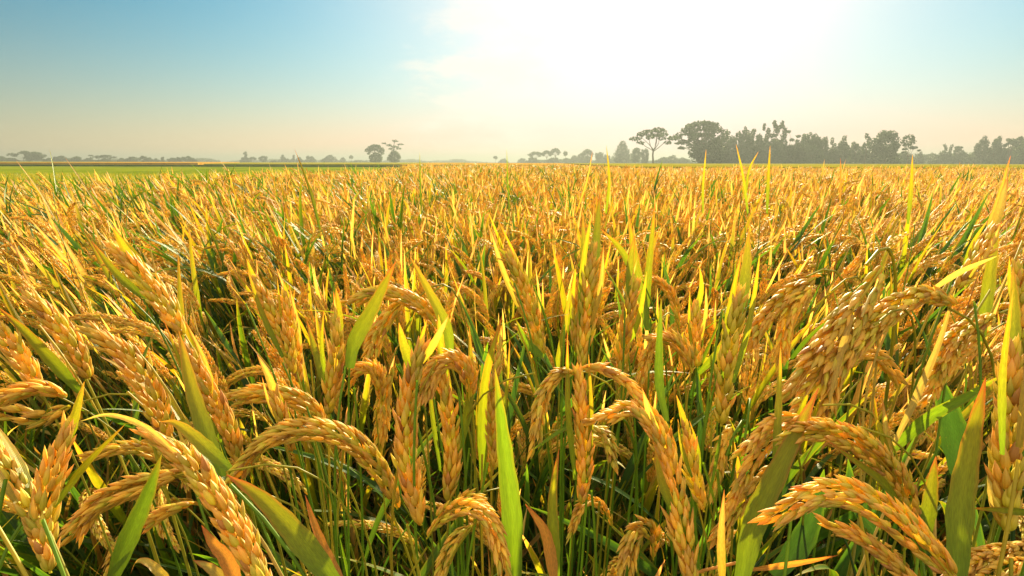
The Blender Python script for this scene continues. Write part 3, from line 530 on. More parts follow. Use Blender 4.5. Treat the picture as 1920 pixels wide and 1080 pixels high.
# ------------------------------------------------------------------ hero plants (ears and blades one can point to)
HEROES = []
NH = 'rice plants close to the camera'
def pxcurve(pts, d0, d1):
    n = len(pts); q = np.r_[0, np.cumsum([math.dist(pts[i], pts[i + 1]) for i in range(n - 1)])]; q = q / q[-1]
    return np.array([at(p[0], p[1], d0 + (d1 - d0) * s) for p, s in zip(pts, q)])
def stem_down(P0, tan, root, r, name_parent, c1=OLIVE * .55, c0=DKGREEN * 1.8):
    h = P0[2]; l = max(.05, h * .45); a = np.array([root[0], root[1], 0.0])
    P = bez(a, a + np.array([0, 0, h * .5]), P0 - unit(tan) * min(l, .22), P0, 20)
    mb = MB(); tube(mb, P, np.linspace(r * 1.5, r, 20), 7, c0, c1)
    # nodes on the stalk
    mb.build('stem', M_STEM, name_parent, origin=[root[0], root[1], 0]); return P
def hero(label, heads=(), leaves=(), group=NH):
    """heads: (px points base->tip, depth base, depth tip, width px, grain px, style, green, pink)
       leaves: (px points base->tip, depth base, depth tip, width px, palette, roll degrees)"""
    first = heads[0] if heads else leaves[0]
    b = at(*first[0][0], first[1]); b2 = at(*first[0][1], first[1]); d = (b2 - b)
    hx = -d / max(np.linalg.norm(d), 1e-6) * .10
    root = np.array([b[0] + np.clip(hx[0], -.08, .08) - lean_of(b[0], b[1]) * -.0, b[1] + .05, 0.0])
    e = empty('rice_plant', root); tag(e, label, 'rice plant', group); HEROES.append((label, root))
    for (pts, d0, d1, wpx, gpx, st, gr, pk) in heads:
        P = pxcurve(pts, d0, d1); k = (d0 + d1) / 2 / FPX; mb = MB()
        panicle(mb, P, wpx * k * .92, gpx * k * .92, st, gr, pk, G_HI); mb.build('panicle', M_GRAIN, e, origin=root)
        stem_down(P[0], P[1] - P[0], root + np.array([rng.normal(0, .015), rng.normal(0, .015), 0]), max(.0009, wpx * k * .05), e)
    leaves = list(leaves)
    for (pts, d0, d1, wpx, gpx, st, gr, pk) in heads:      # sheath blades that clasp an upright ear and stand past its tip
        if st != 'compact' or math.dist(pts[0], pts[-1]) < .99 * sum(math.dist(pts[i], pts[i + 1]) for i in range(len(pts) - 1)): continue
        p = np.array(pts, float); ln = np.linalg.norm(p[-1] - p[0]); u = (p[-1] - p[-2]) / np.linalg.norm(p[-1] - p[-2]); nrm = np.array([-u[1], u[0]])
        for sg in (1, -1):
            k0 = rng.uniform(.15, .5); a = p[0] + (p[-1] - p[0]) * k0 + nrm * sg * wpx * .25; c = p[-1] + u * ln * rng.uniform(.05, .35) + nrm * sg * wpx * rng.uniform(.1, .6)
            m_ = (a + c) / 2 + nrm * sg * wpx * .15; dz = rng.uniform(-.02, .02)
            leaves.append(([tuple(a), tuple(m_), tuple(c)], d0 + dz, d1 + dz, wpx * rng.uniform(.22, .38), ('yellow', 'lime', 'pink', 'yellow')[rng.integers(4)], rng.uniform(0, 40)))
    for (pts, d0, d1, wpx, pal, roll) in leaves:
        P = pxcurve(pts, d0, d1); k = (d0 + d1) / 2 / FPX
        if pal == 'pink': c0, c1, tp = YEL * .75, STRAW * .9, RED
        elif pal == 'orange': c0, c1, tp = ORANGE * .8 + .02, ORANGE * .95, RED
        elif pal == 'dark': c0, c1, tp = DKGREEN, DKGREEN * 1.9, GREEN * 1.4
        elif pal == 'straw': c0, c1, tp = STRAW * .7, STRAW * .8, STRAW
        elif pal == 'lime': c0, c1, tp = GREEN * 1.1, LIME * .7 + GREEN * .2, RED
        elif pal == 'yellow': c0, c1, tp = GREEN * 1.2, LIME * .62 + YEL * .3, ORANGE
        else: c0, c1, tp = GREEN * .9, GREEN * 1.7, YEL * .8
        tn = P[len(P) // 2] - P[0]; v = unit(CP - P.mean(0)); v = unit(v - unit(tn) * (v @ unit(tn))); sd_ = np.cross(unit(tn), v)
        hint = v * math.cos(R(roll)) + sd_ * math.sin(R(roll))
        mb = MB(); leaf(mb, P, wpx * k * .88 / max(.5, math.cos(R(roll))), hint, c0, c1, tp, 26, 7, fold=.18, twist=rng.uniform(-.35, .35), bw=.5); mb.build('leaf', M_LEAF, e, origin=root)
        if P[0][2] > .3: stem_down(P[0], P[1] - P[0], root + np.array([rng.normal(0, .02), rng.normal(0, .02), 0]), max(.0012, wpx * k * .06), e, c1=c0)
C_, A_ = 'compact', 'loose'
# bottom left
hero('thick upright double-headed rice plant in the bottom left corner', [([(95, 1075), (78, 985), (95, 900), (128, 800)], .40, .42, 56, 44, C_, .4, .6), ([(75, 1000), (45, 930), (-8, 835)], .40, .43, 56, 44, C_, .5, .5)],
     [([(125, 840), (140, 780), (158, 715)], .42, .43, 20, 'yellow', 20), ([(100, 950), (160, 870), (235, 795)], .41, .46, 16, 'yellow', 50)])
hero('big diagonal rice ear sagging across the lower left, tip curling up left', [([(505, 1120), (462, 1030), (415, 950), (350, 862), (270, 810)], .40, .45, 62, 46, C_, .4, .8)],
     [([(330, 850), (270, 800), (205, 778), (150, 790)], .43, .44, 13, 'straw', 10), ([(640, 1110), (560, 1010), (490, 935), (425, 890)], .37, .41, 52, 'lime', 10), ([(430, 880), (340, 800), (300, 790)], .41, .43, 30, 'yellow', 20)])
hero('twin drooping ears hanging left above the bottom left blade', [([(360, 900), (310, 895), (230, 915), (130, 985)], .50, .48, 34, 34, A_, .15, .5), ([(370, 880), (300, 900), (190, 940), (135, 1005)], .50, .47, 36, 34, A_, .25, .3), ([(360, 945), (310, 960), (268, 985)], .51, .5, 18, 30, A_, .3, .2)])
hero('broad upright green blade between the bottom left ears', (), [([(205, 1100), (240, 1010), (275, 930), (303, 852)], .42, .47, 40, 'green', 15)])
hero('straight orange dry blade standing beside the wide lime leaf, lower left', (), [([(650, 1110), (612, 1040), (588, 980), (572, 928)], .42, .45, 24, 'orange', 20)])
hero('orange stubby blade pair at the bottom edge left of centre', (), [([(450, 1110), (425, 1050), (400, 1020), (378, 985)], .42, .44, 32, 'orange', 10), ([(440, 1120), (400, 1070), (362, 1050)], .42, .44, 26, 'pink', 10)])
hero('curled dry pink leaf at the bottom edge, lower left', (), [([(330, 1110), (285, 1060), (258, 1052), (245, 1075)], .42, .43, 20, 'pink', 10)])
hero('large golden ear arching in a full bow left of centre, tip down left', [([(745, 955), (718, 890), (665, 830), (600, 806), (530, 812), (480, 845), (443, 893)], .60, .55, 44, 33, A_, .35, .3)])
hero('short arching ear hanging left behind the small red-tipped ear', [([(612, 805), (590, 770), (545, 745), (485, 735), (418, 747)], .78, .74, 38, 28, A_, .35, .3)])
hero('thick ear leaning left at mid left with a pointed pink tip', [([(315, 835), (298, 770), (262, 700), (215, 650), (165, 618)], .60, .58, 54, 36, C_, .35, .6)], [([(200, 645), (175, 620), (150, 600)], .58, .58, 12, 'pink', 10), ([(280, 730), (230, 690), (188, 668)], .6, .6, 12, 'pink', 40)])
hero('leaning ear with long salmon tip above the far left blade', [([(168, 712), (140, 655), (95, 595), (55, 560)], .74, .72, 46, 34, C_, .5, .6)], [([(90, 600), (60, 565), (32, 535)], .72, .72, 16, 'pink', 10)])
hero('long green blade sweeping up left at the far left', (), [([(150, 735), (95, 675), (45, 620), (-5, 575)], .70, .66, 26, 'lime', 15)])
hero('thick leaning ear in the left middle, base hidden by leaf', [([(345, 630), (300, 560), (250, 500), (212, 465)], .78, .78, 48, 34, C_, .4, .5)], [([(260, 520), (235, 470), (210, 425)], .78, .78, 20, 'yellow', 10)])
hero('long drooping reddish ear below the thick leaning left ear', [([(450, 875), (425, 800), (385, 720), (345, 650)], .68, .68, 46, 34, C_, .2, .8)])
hero('bright yellow green blade pair rising past the diagonal ear', (), [([(415, 895), (392, 830), (362, 740), (335, 620)], .55, .62, 34, 'yellow', 20), ([(420, 900), (350, 800), (300, 715)], .56, .62, 20, 'lime', 30)])
hero('dark drooping ear at the left picture edge', [([(75, 735), (45, 680), (10, 630), (-25, 600)], .66, .64, 40, 34, C_, .2, .6)])
hero('horizontal ear pointing left at the left picture edge', [([(125, 745), (85, 728), (40, 733), (-20, 752)], .60, .56, 34, 34, A_, .15, .3), ([(130, 760), (80, 780), (20, 770), (-30, 760)], .63, .6, 34, 34, A_, .1, .3)])
hero('sagging brown ear shadowed under the bow of the diagonal ear', [([(330, 880), (290, 850), (240, 838), (170, 850)], .66, .62, 28, 26, A_, .3, .1)])
hero('small upright salmon ear with pointed tip left of the bowed ear', [([(548, 850), (535, 800), (515, 740)], .60, .60, 30, 34, C_, .3, .9)], [([(522, 760), (505, 710), (482, 665)], .6, .6, 17, 'pink', 10)])
hero('slim leaning ear with twin pink tips, left of centre', [([(552, 700), (532, 635), (500, 570), (478, 525)], .84, .84, 34, 28, C_, .4, .6)], [([(495, 565), (475, 520), (462, 485)], .84, .84, 14, 'yellow', 10)])
hero('slim upright reddish ear right of the slim leaning ear', [([(562, 720), (552, 650), (540, 590), (535, 555)], .86, .86, 32, 28, C_, .3, .8)], [([(540, 590), (538, 560), (532, 528)], .86, .86, 14, 'lime', 10)])
hero('upright green ear left of the tall middle ear, broad yellow sides', [([(615, 780), (628, 700), (632, 640), (628, 605)], .68, .68, 40, 34, C_, .6, .4)], [([(632, 650), (634, 590), (630, 540)], .68, .7, 22, 'yellow', 15), ([(625, 760), (600, 690), (575, 600)], .7, .74, 18, 'lime', 30)])
hero('broad lime blade leaning right in front of the small arching ear', (), [([(655, 690), (665, 640), (700, 575), (742, 490)], .66, .74, 34, 'lime', 10)])
hero('golden ear arching in a low bow behind the lime blade', [([(838, 655), (812, 595), (765, 558), (710, 545), (655, 562)], .86, .84, 34, 27, A_, .35, .2)], [([(845, 670), (835, 610), (795, 530), (768, 480)], .80, .86, 26, 'yellow', 20)])
hero('thick ear hanging below the golden low bow', [([(760, 560), (730, 590), (705, 630), (690, 680)], .9, .86, 30, 26, A_, .3, .3)])
hero('tall thick orange ear standing upright just left of centre', [([(790, 985), (768, 900), (762, 800), (774, 700), (790, 650)], .53, .55, 52, 40, C_, .3, .8)],
     [([(775, 700), (758, 650), (748, 605)], .55, .55, 22, 'yellow', 15), ([(790, 680), (815, 640), (842, 590)], .55, .56, 18, 'pink', 25), ([(785, 700), (790, 640), (800, 600)], .55, .56, 14, 'yellow', 15)])
hero('upright braided ear with a folded ear curling over its top', [([(838, 940), (848, 860), (840, 770), (828, 700)], .57, .59, 40, 36, C_, .35, .7), ([(880, 760), (876, 700), (850, 672), (815, 690), (795, 745)], .60, .56, 40, 30, A_, .15, .7)],
     [([(855, 860), (875, 780), (882, 700), (880, 610)], .58, .62, 20, 'yellow', 30), ([(835, 720), (828, 660), (822, 590)], .59, .6, 20, 'yellow', 15)])
hero('curled straw ear end hooked beside the tall orange ear', [([(715, 760), (712, 720), (700, 690), (672, 690), (662, 715)], .72, .7, 26, 24, A_, .1, .5)])
hero('hanging brown ear between the bowed ear and the tall orange ear', [([(735, 690), (722, 730), (716, 780), (712, 830)], .74, .72, 30, 26, A_, .2, .1)])
hero('ear arching right at the bottom centre, tip pointing down', [([(800, 1010), (826, 972), (870, 950), (912, 968), (935, 1020), (948, 1085)], .52, .47, 38, 30, A_, .3, .5), ([(850, 960), (872, 932), (905, 945), (928, 990)], .54, .52, 22, 26, A_, .4, .1)])
hero('small shaded ear drooping below the bottom centre arch', [([(885, 985), (860, 1005), (838, 1045), (825, 1090)], .57, .54, 30, 26, A_, .4, .1)])
hero('broad dark green blade standing at the bottom centre', (), [([(965, 1110), (960, 980), (946, 850), (928, 690)], .48, .56, 46, 'green', 10), ([(905, 900), (905, 800), (912, 700), (942, 590)], .66, .70, 24, 'lime', 20)])
hero('slender upright ear behind the broad dark green blade', [([(928, 880), (922, 800), (925, 730), (936, 670)], .66, .68, 24, 28, C_, .3, .4)], [([(935, 690), (938, 650), (940, 610)], .68, .68, 10, 'pink', 10)])
hero('upright pale ear in the centre whose top folds over to both sides', [([(1090, 945), (1096, 870), (1092, 780), (1084, 695)], .56, .57, 42, 34, C_, .2, .5), ([(1085, 700), (1050, 702), (1018, 745), (1002, 835)], .57, .53, 26, 28, A_, .2, .1), ([(1084, 694), (1120, 690), (1165, 708), (1200, 745)], .57, .55, 15, 30, A_, .1, .4)],
     [([(1080, 790), (1040, 815), (990, 850)], .57, .54, 9, 'green', 30)])
hero('upright cupped green blade with a dry orange partner, bottom centre', (), [([(1042, 1110), (1038, 1010), (1036, 930), (1048, 842)], .50, .54, 26, 'lime', 15), ([(1040, 1100), (1030, 1030), (1018, 990), (985, 945)], .50, .52, 26, 'orange', 20)])
hero('heavy ear bowing right of centre then leaning down, widest near the camera', [([(1300, 1110), (1278, 990), (1260, 890), (1232, 815), (1190, 768)], .44, .50, 56, 36, C_, .3, .8), ([(1270, 880), (1235, 800), (1185, 764), (1112, 788)], .55, .54, 34, 30, A_, .25, .3)],
     [([(1250, 860), (1225, 800), (1204, 728)], .49, .50, 22, 'pink', 15), ([(1262, 960), (1240, 900), (1228, 840)], .46, .47, 20, 'yellow', 15)])
hero('short green ear right beside the heavy ear, pointed tip up', [([(1320, 960), (1300, 890), (1290, 830), (1285, 800)], .52, .53, 34, 36, C_, .7, .3)], [([(1292, 840), (1282, 790), (1268, 740)], .53, .54, 17, 'yellow', 15)])
hero('small pale ear nodding at the bottom edge right of centre', [([(1225, 1050), (1222, 1005), (1203, 988), (1183, 1020), (1168, 1095)], .52, .48, 36, 30, A_, .2, .4)])
hero('small brown ear tucked low behind the central folded ear', [([(1148, 985), (1130, 950), (1105, 940), (1085, 960), (1072, 1000)], .70, .66, 20, 20, A_, .1, .2)])
hero('green ear drooping right between the central ear and the heavy ear', [([(1105, 800), (1135, 815), (1148, 860)], .66, .62, 22, 26, A_, .7, .1)])
hero('tall double ear upright in the middle, broad green leaf above', [([(1090, 690), (1098, 620), (1103, 550), (1112, 470)], .76, .78, 40, 33, C_, .5, .3), ([(1078, 660), (1082, 600), (1090, 530)], .78, .8, 28, 30, C_, .5, .3)],
     [([(1112, 530), (1118, 450), (1125, 360)], .78, .9, 20, 'lime', 20), ([(1092, 560), (1094, 480), (1093, 400)], .8, .9, 16, 'yellow', 20), ([(1115, 580), (1128, 530), (1134, 500)], .78, .8, 12, 'yellow', 20)])
hero('long ear leaning left, right beside the small white leaf, centre', [([(1018, 670), (1000, 600), (978, 530), (955, 480)], .80, .80, 38, 32, C_, .5, .3)], [([(965, 520), (950, 480), (912, 455)], .8, .82, 13, 'yellow', 20), ([(1018, 670), (985, 640), (968, 600)], .78, .8, 20, 'green', 20)])
hero('upright golden ear right of the tall double ear', [([(1162, 700), (1170, 640), (1180, 580), (1195, 530)], .80, .80, 32, 30, C_, .3, .4)], [([(1182, 580), (1182, 500), (1190, 440)], .8, .86, 20, 'lime', 15)])
hero('tall crossing green blades left of the right hand ears', (), [([(1215, 620), (1200, 540), (1188, 470), (1178, 400)], .85, .95, 22, 'lime', 15), ([(1212, 600), (1215, 520), (1222, 450), (1228, 380)], .88, .95, 16, 'lime', 15), ([(1190, 520), (1165, 470), (1127, 430)], .9, .9, 15, 'lime', 30)])
hero('small golden ear nodding right behind the vertical green blade', [([(1298, 700), (1285, 660), (1260, 635), (1228, 632)], .76, .78, 30, 26, A_, .2, .3), ([(1230, 632), (1212, 670), (1200, 720)], .8, .78, 20, 22, A_, .1, .1)], [([(1250, 790), (1236, 720), (1236, 640), (1240, 560)], .62, .72, 20, 'green', 15)])
hero('upright narrow ear left of the tallest right hand ear', [([(1308, 690), (1302, 630), (1305, 570)], .82, .84, 30, 26, C_, .3, .4)], [([(1305, 590), (1315, 540), (1312, 500)], .84, .85, 12, 'yellow', 20)])
hero('curved slim golden ear drooping right near the middle', [([(1275, 610), (1262, 560), (1240, 530), (1222, 522)], .95, .96, 16, 20, A_, .1, .5)])
hero('tallest green ear right of centre, long leaf pointing up', [([(1352, 800), (1362, 700), (1372, 620), (1388, 550)], .62, .64, 44, 40, C_, .7, .2)], [([(1385, 590), (1398, 510), (1404, 430)], .64, .72, 26, 'yellow', 10), ([(1352, 810), (1340, 880), (1325, 950)], .6, .58, 8, 'green', 10), ([(1310, 700), (1345, 660), (1370, 610)], .68, .7, 16, 'lime', 30)])
hero('small brown ear hanging below the tallest green ear', [([(1372, 800), (1355, 830), (1345, 880), (1332, 930)], .62, .60, 26, 30, C_, .3, .2)])
hero('golden ear drooping left, first of the bunch on the right', [([(1530, 520), (1490, 545), (1440, 590), (1398, 655)], .78, .74, 38, 30, A_, .2, .5), ([(1520, 540), (1490, 570), (1474, 610), (1466, 670)], .76, .74, 30, 28, A_, .3, .3)])
hero('largest hanging bunch of golden grains on the right, stem from the right', [([(1655, 500), (1615, 560), (1560, 640), (1488, 735)], .64, .58, 62, 42, A_, .4, .5), ([(1640, 600), (1600, 640), (1565, 700), (1548, 768)], .62, .59, 38, 38, A_, .1, .4)],
     [([(1600, 590), (1580, 650), (1552, 770)], .6, .57, 14, 'straw', 20)])
hero('long green ear reaching left over the golden bunch, arched top right', [([(1790, 572), (1735, 553), (1670, 580), (1600, 640), (1540, 700), (1500, 760)], .66, .58, 50, 38, A_, .6, .4)], [([(1745, 545), (1800, 510), (1870, 480)], .66, .68, 13, 'straw', 10)])
hero('thin ear arching right below the golden bunch', [([(1590, 690), (1615, 665), (1650, 672), (1685, 712)], .66, .68, 24, 28, A_, .1, .2)])
hero('two shaded ears drooping left beside the straw stalk on the right', [([(1865, 590), (1820, 615), (1785, 645), (1755, 700)], .70, .66, 40, 30, A_, .3, .2), ([(1860, 620), (1815, 655), (1775, 690), (1745, 740)], .72, .68, 34, 28, A_, .1, .2)])
hero('thick bare straw stalk leaning right, right of the golden bunch', (), [([(1675, 835), (1720, 740), (1762, 640), (1792, 540)], .62, .66, 15, 'straw', 0)])
hero('leaning golden ear at the upper right with white leaf', [([(1795, 540), (1830, 490), (1862, 430)], .70, .74, 36, 32, C_, .3, .6)], [([(1850, 450), (1872, 400), (1890, 330)], .74, .82, 18, 'pink', 10)])
hero('bow-shaped ear arching left at the lower right, red-tipped blades above', [([(1722, 1010), (1695, 925), (1650, 862), (1590, 815), (1520, 798), (1480, 818)], .48, .46, 52, 36, A_, .5, .6), ([(1560, 790), (1480, 800), (1420, 850), (1365, 950)], .50, .5, 24, 30, A_, .1, .5), ([(1500, 780), (1450, 790), (1395, 845)], .50, .48, 14, 34, A_, .1, .5)],
     [([(1680, 905), (1665, 840), (1655, 748)], .49, .50, 17, 'pink', 10), ([(1672, 880), (1655, 820), (1636, 768)], .49, .50, 14, 'yellow', 10), ([(1700, 985), (1660, 910), (1610, 870), (1550, 825)], .45, .45, 18, 'lime', 30)])
hero('nearest and biggest ear, bowing left at the bottom right', [([(1800, 1100), (1745, 1035), (1680, 975), (1610, 930), (1540, 920), (1450, 965)], .38, .38, 66, 42, A_, .45, .7), ([(1740, 1120), (1680, 1060), (1620, 1010), (1560, 985)], .39, .40, 26, 38, A_, .3, .6)])
hero('short broad blade with red tip between the bowed ear and the wide blade', (), [([(1735, 1010), (1742, 950), (1755, 855)], .46, .49, 30, 'lime', 10), ([(1735, 1020), (1722, 960), (1712, 930)], .46, .48, 26, 'green', 10)])
hero('wide bright yellow green blade at the lower right with red tip', (), [([(1795, 1110), (1800, 960), (1822, 830), (1848, 708)], .39, .46, 50, 'lime', 8)])
hero('wide lime blade leaning right at the bottom, right of centre', (), [([(1385, 1110), (1415, 980), (1465, 870), (1535, 728)], .40, .48, 50, 'lime', 12), ([(1452, 900), (1458, 800), (1464, 650)], .46, .52, 17, 'yellow', 10), ([(1355, 1110), (1352, 1010), (1358, 918)], .42, .45, 18, 'pink', 10)])
hero('golden strand descending left behind the wide lime blade', [([(1450, 870), (1420, 905), (1380, 950), (1345, 1000)], .52, .5, 26, 30, A_, .1, .4)])
hero('orange flat leaf lying near the bottom edge right of centre', (), [([(1410, 1068), (1470, 1060), (1530, 1050), (1572, 1041)], .44, .43, 13, 'orange', 10)])
hero('broad dark green leaves crossing at the right, behind the wide blade', (), [([(1800, 900), (1790, 820), (1770, 750), (1742, 682)], .68, .7, 56, 'dark', 10), ([(1665, 850), (1740, 785), (1810, 745), (1885, 700)], .66, .64, 26, 'green', 10)])
hero('broad dark green leaf low at the bottom right under the nearest ear', (), [([(1450, 1080), (1500, 1020), (1530, 950), (1545, 880)], .60, .62, 50, 'dark', 10), ([(1640, 1000), (1600, 930), (1590, 860)], .62, .64, 30, 'dark', 20)])
hero('tall thick pale green ear at the right edge', [([(1890, 1000), (1888, 880), (1893, 760), (1900, 650)], .42, .45, 62, 50, C_, .65, .4)], [([(1897, 700), (1902, 600), (1900, 500)], .45, .5, 24, 'yellow', 10)])
hero('ear lying left low in the bottom right corner', [([(1935, 1020), (1880, 1035), (1830, 1050), (1780, 1085)], .50, .46, 36, 34, A_, .15, .3), ([(1935, 1050), (1880, 1070), (1830, 1100)], .48, .45, 30, 34, A_, .1, .3)])
hero('horizontal green leaf with red tip poking in from the right edge', (), [([(1960, 965), (1890, 958), (1822, 953)], .40, .43, 16, 'lime', 10)])
hero('broken straw stub standing near the right edge', (), [([(1862, 960), (1858, 900), (1856, 850)], .5, .52, 15, 'straw', 0)])
hero('tall green blade with an ear behind it at the upper right edge', [([(1915, 640), (1912, 560), (1908, 500)], .6, .62, 34, 32, C_, .4, .4)], [([(1838, 640), (1850, 560), (1862, 470), (1872, 380)], .7, .8, 24, 'yellow', 15)])
HB = 'tall blades rising above the horizon'
def hblade(lab, pts, d, wpx, pal): hero(lab, (), [(pts, d * .96, d, wpx * .52, pal, 25)], HB)
hblade('tallest dark-tipped blade crossing the horizon at left', [(600, 430), (585, 370), (568, 320), (552, 279)], 1.9, 15, 'lime')
hblade('pair-like dark blade standing vertical right of the tall tree pair', [(790, 400), (788, 350), (787, 285)], 2.0, 7, 'green')
hblade('needle-thin vertical blade alone in the bright middle horizon', [(955, 400), (952, 340), (950, 277)], 2.2, 6, 'green')
hblade('broad blade with dark pointed tip right of centre on the horizon', [(1136, 400), (1142, 340), (1137, 272)], 1.8, 14, 'yellow')
hblade('curved dry blade bending left left of the pyramid-shaped tree', [(1080, 400), (1100, 340), (1111, 284)], 1.9, 8, 'pink')
hblade('upright yellow blade in front of the huge dome-crowned tree', [(1318, 400), (1318, 350), (1324, 280)], 1.9, 10, 'yellow')
hblade('tall yellow blade leaning left before the grove', [(1402, 400), (1393, 330), (1380, 270)], 1.7, 12, 'yellow')
hblade('hooked yellow blade bending right before the grove', [(1398, 370), (1404, 320), (1422, 284)], 1.8, 10, 'yellow')
hblade('tall straight yellow blade before the three airy trees', [(1438, 400), (1440, 340), (1444, 273)], 1.7, 14, 'yellow')
hblade('reddish short blade tip before the leaning tree of the grove', [(1575, 380), (1576, 335), (1576, 296)], 2.2, 8, 'orange')
hblade('double blade with orange side right of the grove', [(1702, 420), (1708, 350), (1711, 290)], 1.6, 18, 'yellow')
hblade('twisted orange blade near the right edge, tip against the hedge', [(1840, 470), (1872, 370), (1895, 292)], 1.4, 20, 'orange')
hblade('thin dark blade before the low bushes at the far left', [(106, 360), (100, 315), (93, 280)], 2.2, 5, 'green')
hblade('long salmon blade leaning left over the left paddy', [(190, 400), (160, 350), (122, 295)], 2.0, 9, 'pink')
hblade('pale blade leaning left in front of the umbrella clump on the left', [(110, 420), (75, 360), (30, 300)], 1.7, 9, 'pink')
NHERO = len(HEROES)

# ------------------------------------------------------------------ the plants filling the near field, one by one
def landmark(px):
    for lim, s in ((-60, 'beyond the left edge'), (110, 'below the double umbrella tree'), (300, 'below the far left thickets'), (440, 'below the three rounded trees'), (600, 'below the round ball tree'), (690, 'left of the tall tree pair'), (790, 'below the tall tree pair'), (980, 'in the bright middle'), (1150, 'below the pale umbrella crowns'), (1270, 'below the lone umbrella tree'), (1380, 'below the huge dome-crowned tree'), (1540, 'below the tall grove'), (1700, 'below the big round tree'), (1860, 'below the right hedge')):
        if px < lim: return s
    return 'at the right edge'
POST = {'upright': 'upright ears', 'arching': 'arching ears', 'nodding': 'nodding ears'}
def rowname(d):
    for lim, s in ((.8, 'in the nearest row'), (1.05, 'in the second row'), (1.3, 'in the third row'), (1.55, 'in the fourth row'), (1.85, 'in the fifth row'), (2.2, 'in the sixth row'), (2.6, 'in the seventh row')):
        if d < lim: return s
    return 'in a farther row'
def grid_pts(y0, y1, sp, margin=.35, wide=.95, jit=.42):
    out = []; y = y0
    while y < y1:
        W = y * wide + margin; n = int(2 * W / sp) + 1
        for i in range(n): out.append((-W + i * sp + rng.normal(0, sp * jit), y + rng.normal(0, sp * jit)))
        y += sp
    return out
def plant_pose(x, y):
    d = math.hypot(x, y); u = lean_of(x, y); rot = rng.normal(0 if u >= .0 else 0, .9) + (math.pi if u > .04 else 0.0 if u < -.04 else rng.choice([0, math.pi]))
    tilt = u + rng.normal(0, .09); M_ = Matrix.Rotation(-tilt, 3, 'Y') @ Matrix.Rotation(rng.normal(0, .09), 3, 'X') @ Matrix.Rotation(rot, 3, 'Z')
    hs = np.interp(d, [.5, .85, 1.2, 1.6, 3], [.62, .70, .82, .92, .97]) / max(.86, math.cos(tilt)) * rng.uniform(.90, 1.08) * (1 + .045 * math.sin(x * 2.1 + 1.3 * math.sin(y * 1.1)) * math.sin(y * 1.7 + x * .6))
    if d > 4: hs *= 1 + .05 * math.sin(x * .8 + 2 * math.sin(y * .31)) * math.sin(y * .55 + 1)
    return M_.to_euler(), float(hs)
pts = [p for p in grid_pts(.42, 4.6, .158) if in_field(*p)]
pts.sort(key=lambda p: math.hypot(*p))
NFILL = 300 - NHERO
# drop those far outside the frame from the individuals
vis = [p for p in pts if abs(p[0]) < p[1] * .93 + .12]
inds = vis[:NFILL]; rest = [p for p in pts if p not in inds]
protos = {}
def make_plant(pi):
    kind, plan = PLANS[pi]; e = empty('rice_plant', (0, 0, 0))
    for part, idx, M in plan:
        me = SM[idx] if part == 'stem' else LM[idx] if part == 'leaf' else HM[idx[0]][idx[1]]
        o = bpy.data.objects.new(part, me); col.objects.link(o); o.parent = e; o.matrix_local = Matrix(M.tolist())
    return e
def copy_tree(o, parent=None):
    c = o.copy(); col.objects.link(c); c.parent = parent
    for ch in o.children: copy_tree(ch, c)
    return c
for i, (x, y) in enumerate(inds):
    d_ = math.hypot(x, y); pi = int(rng.integers(10, 14)) if rng.random() < np.interp(d_, [.8, 1.1, 1.6, 2.2], [.9, .7, .32, .15]) else int(rng.integers(10))
    if pi in protos: e = copy_tree(protos[pi])
    else: e = protos[pi] = make_plant(pi)
    rot, s = plant_pose(x, y); e.location = (x, y, 0); e.rotation_euler = rot; e.scale = (1, 1, s)
    px = proj((x, y, .95))[0]
    tag(e, 'rice plant with %s %s %s' % (POST[PLANS[pi][0]], rowname(y), landmark(px)), 'rice plant', 'rice plants filling the near field')

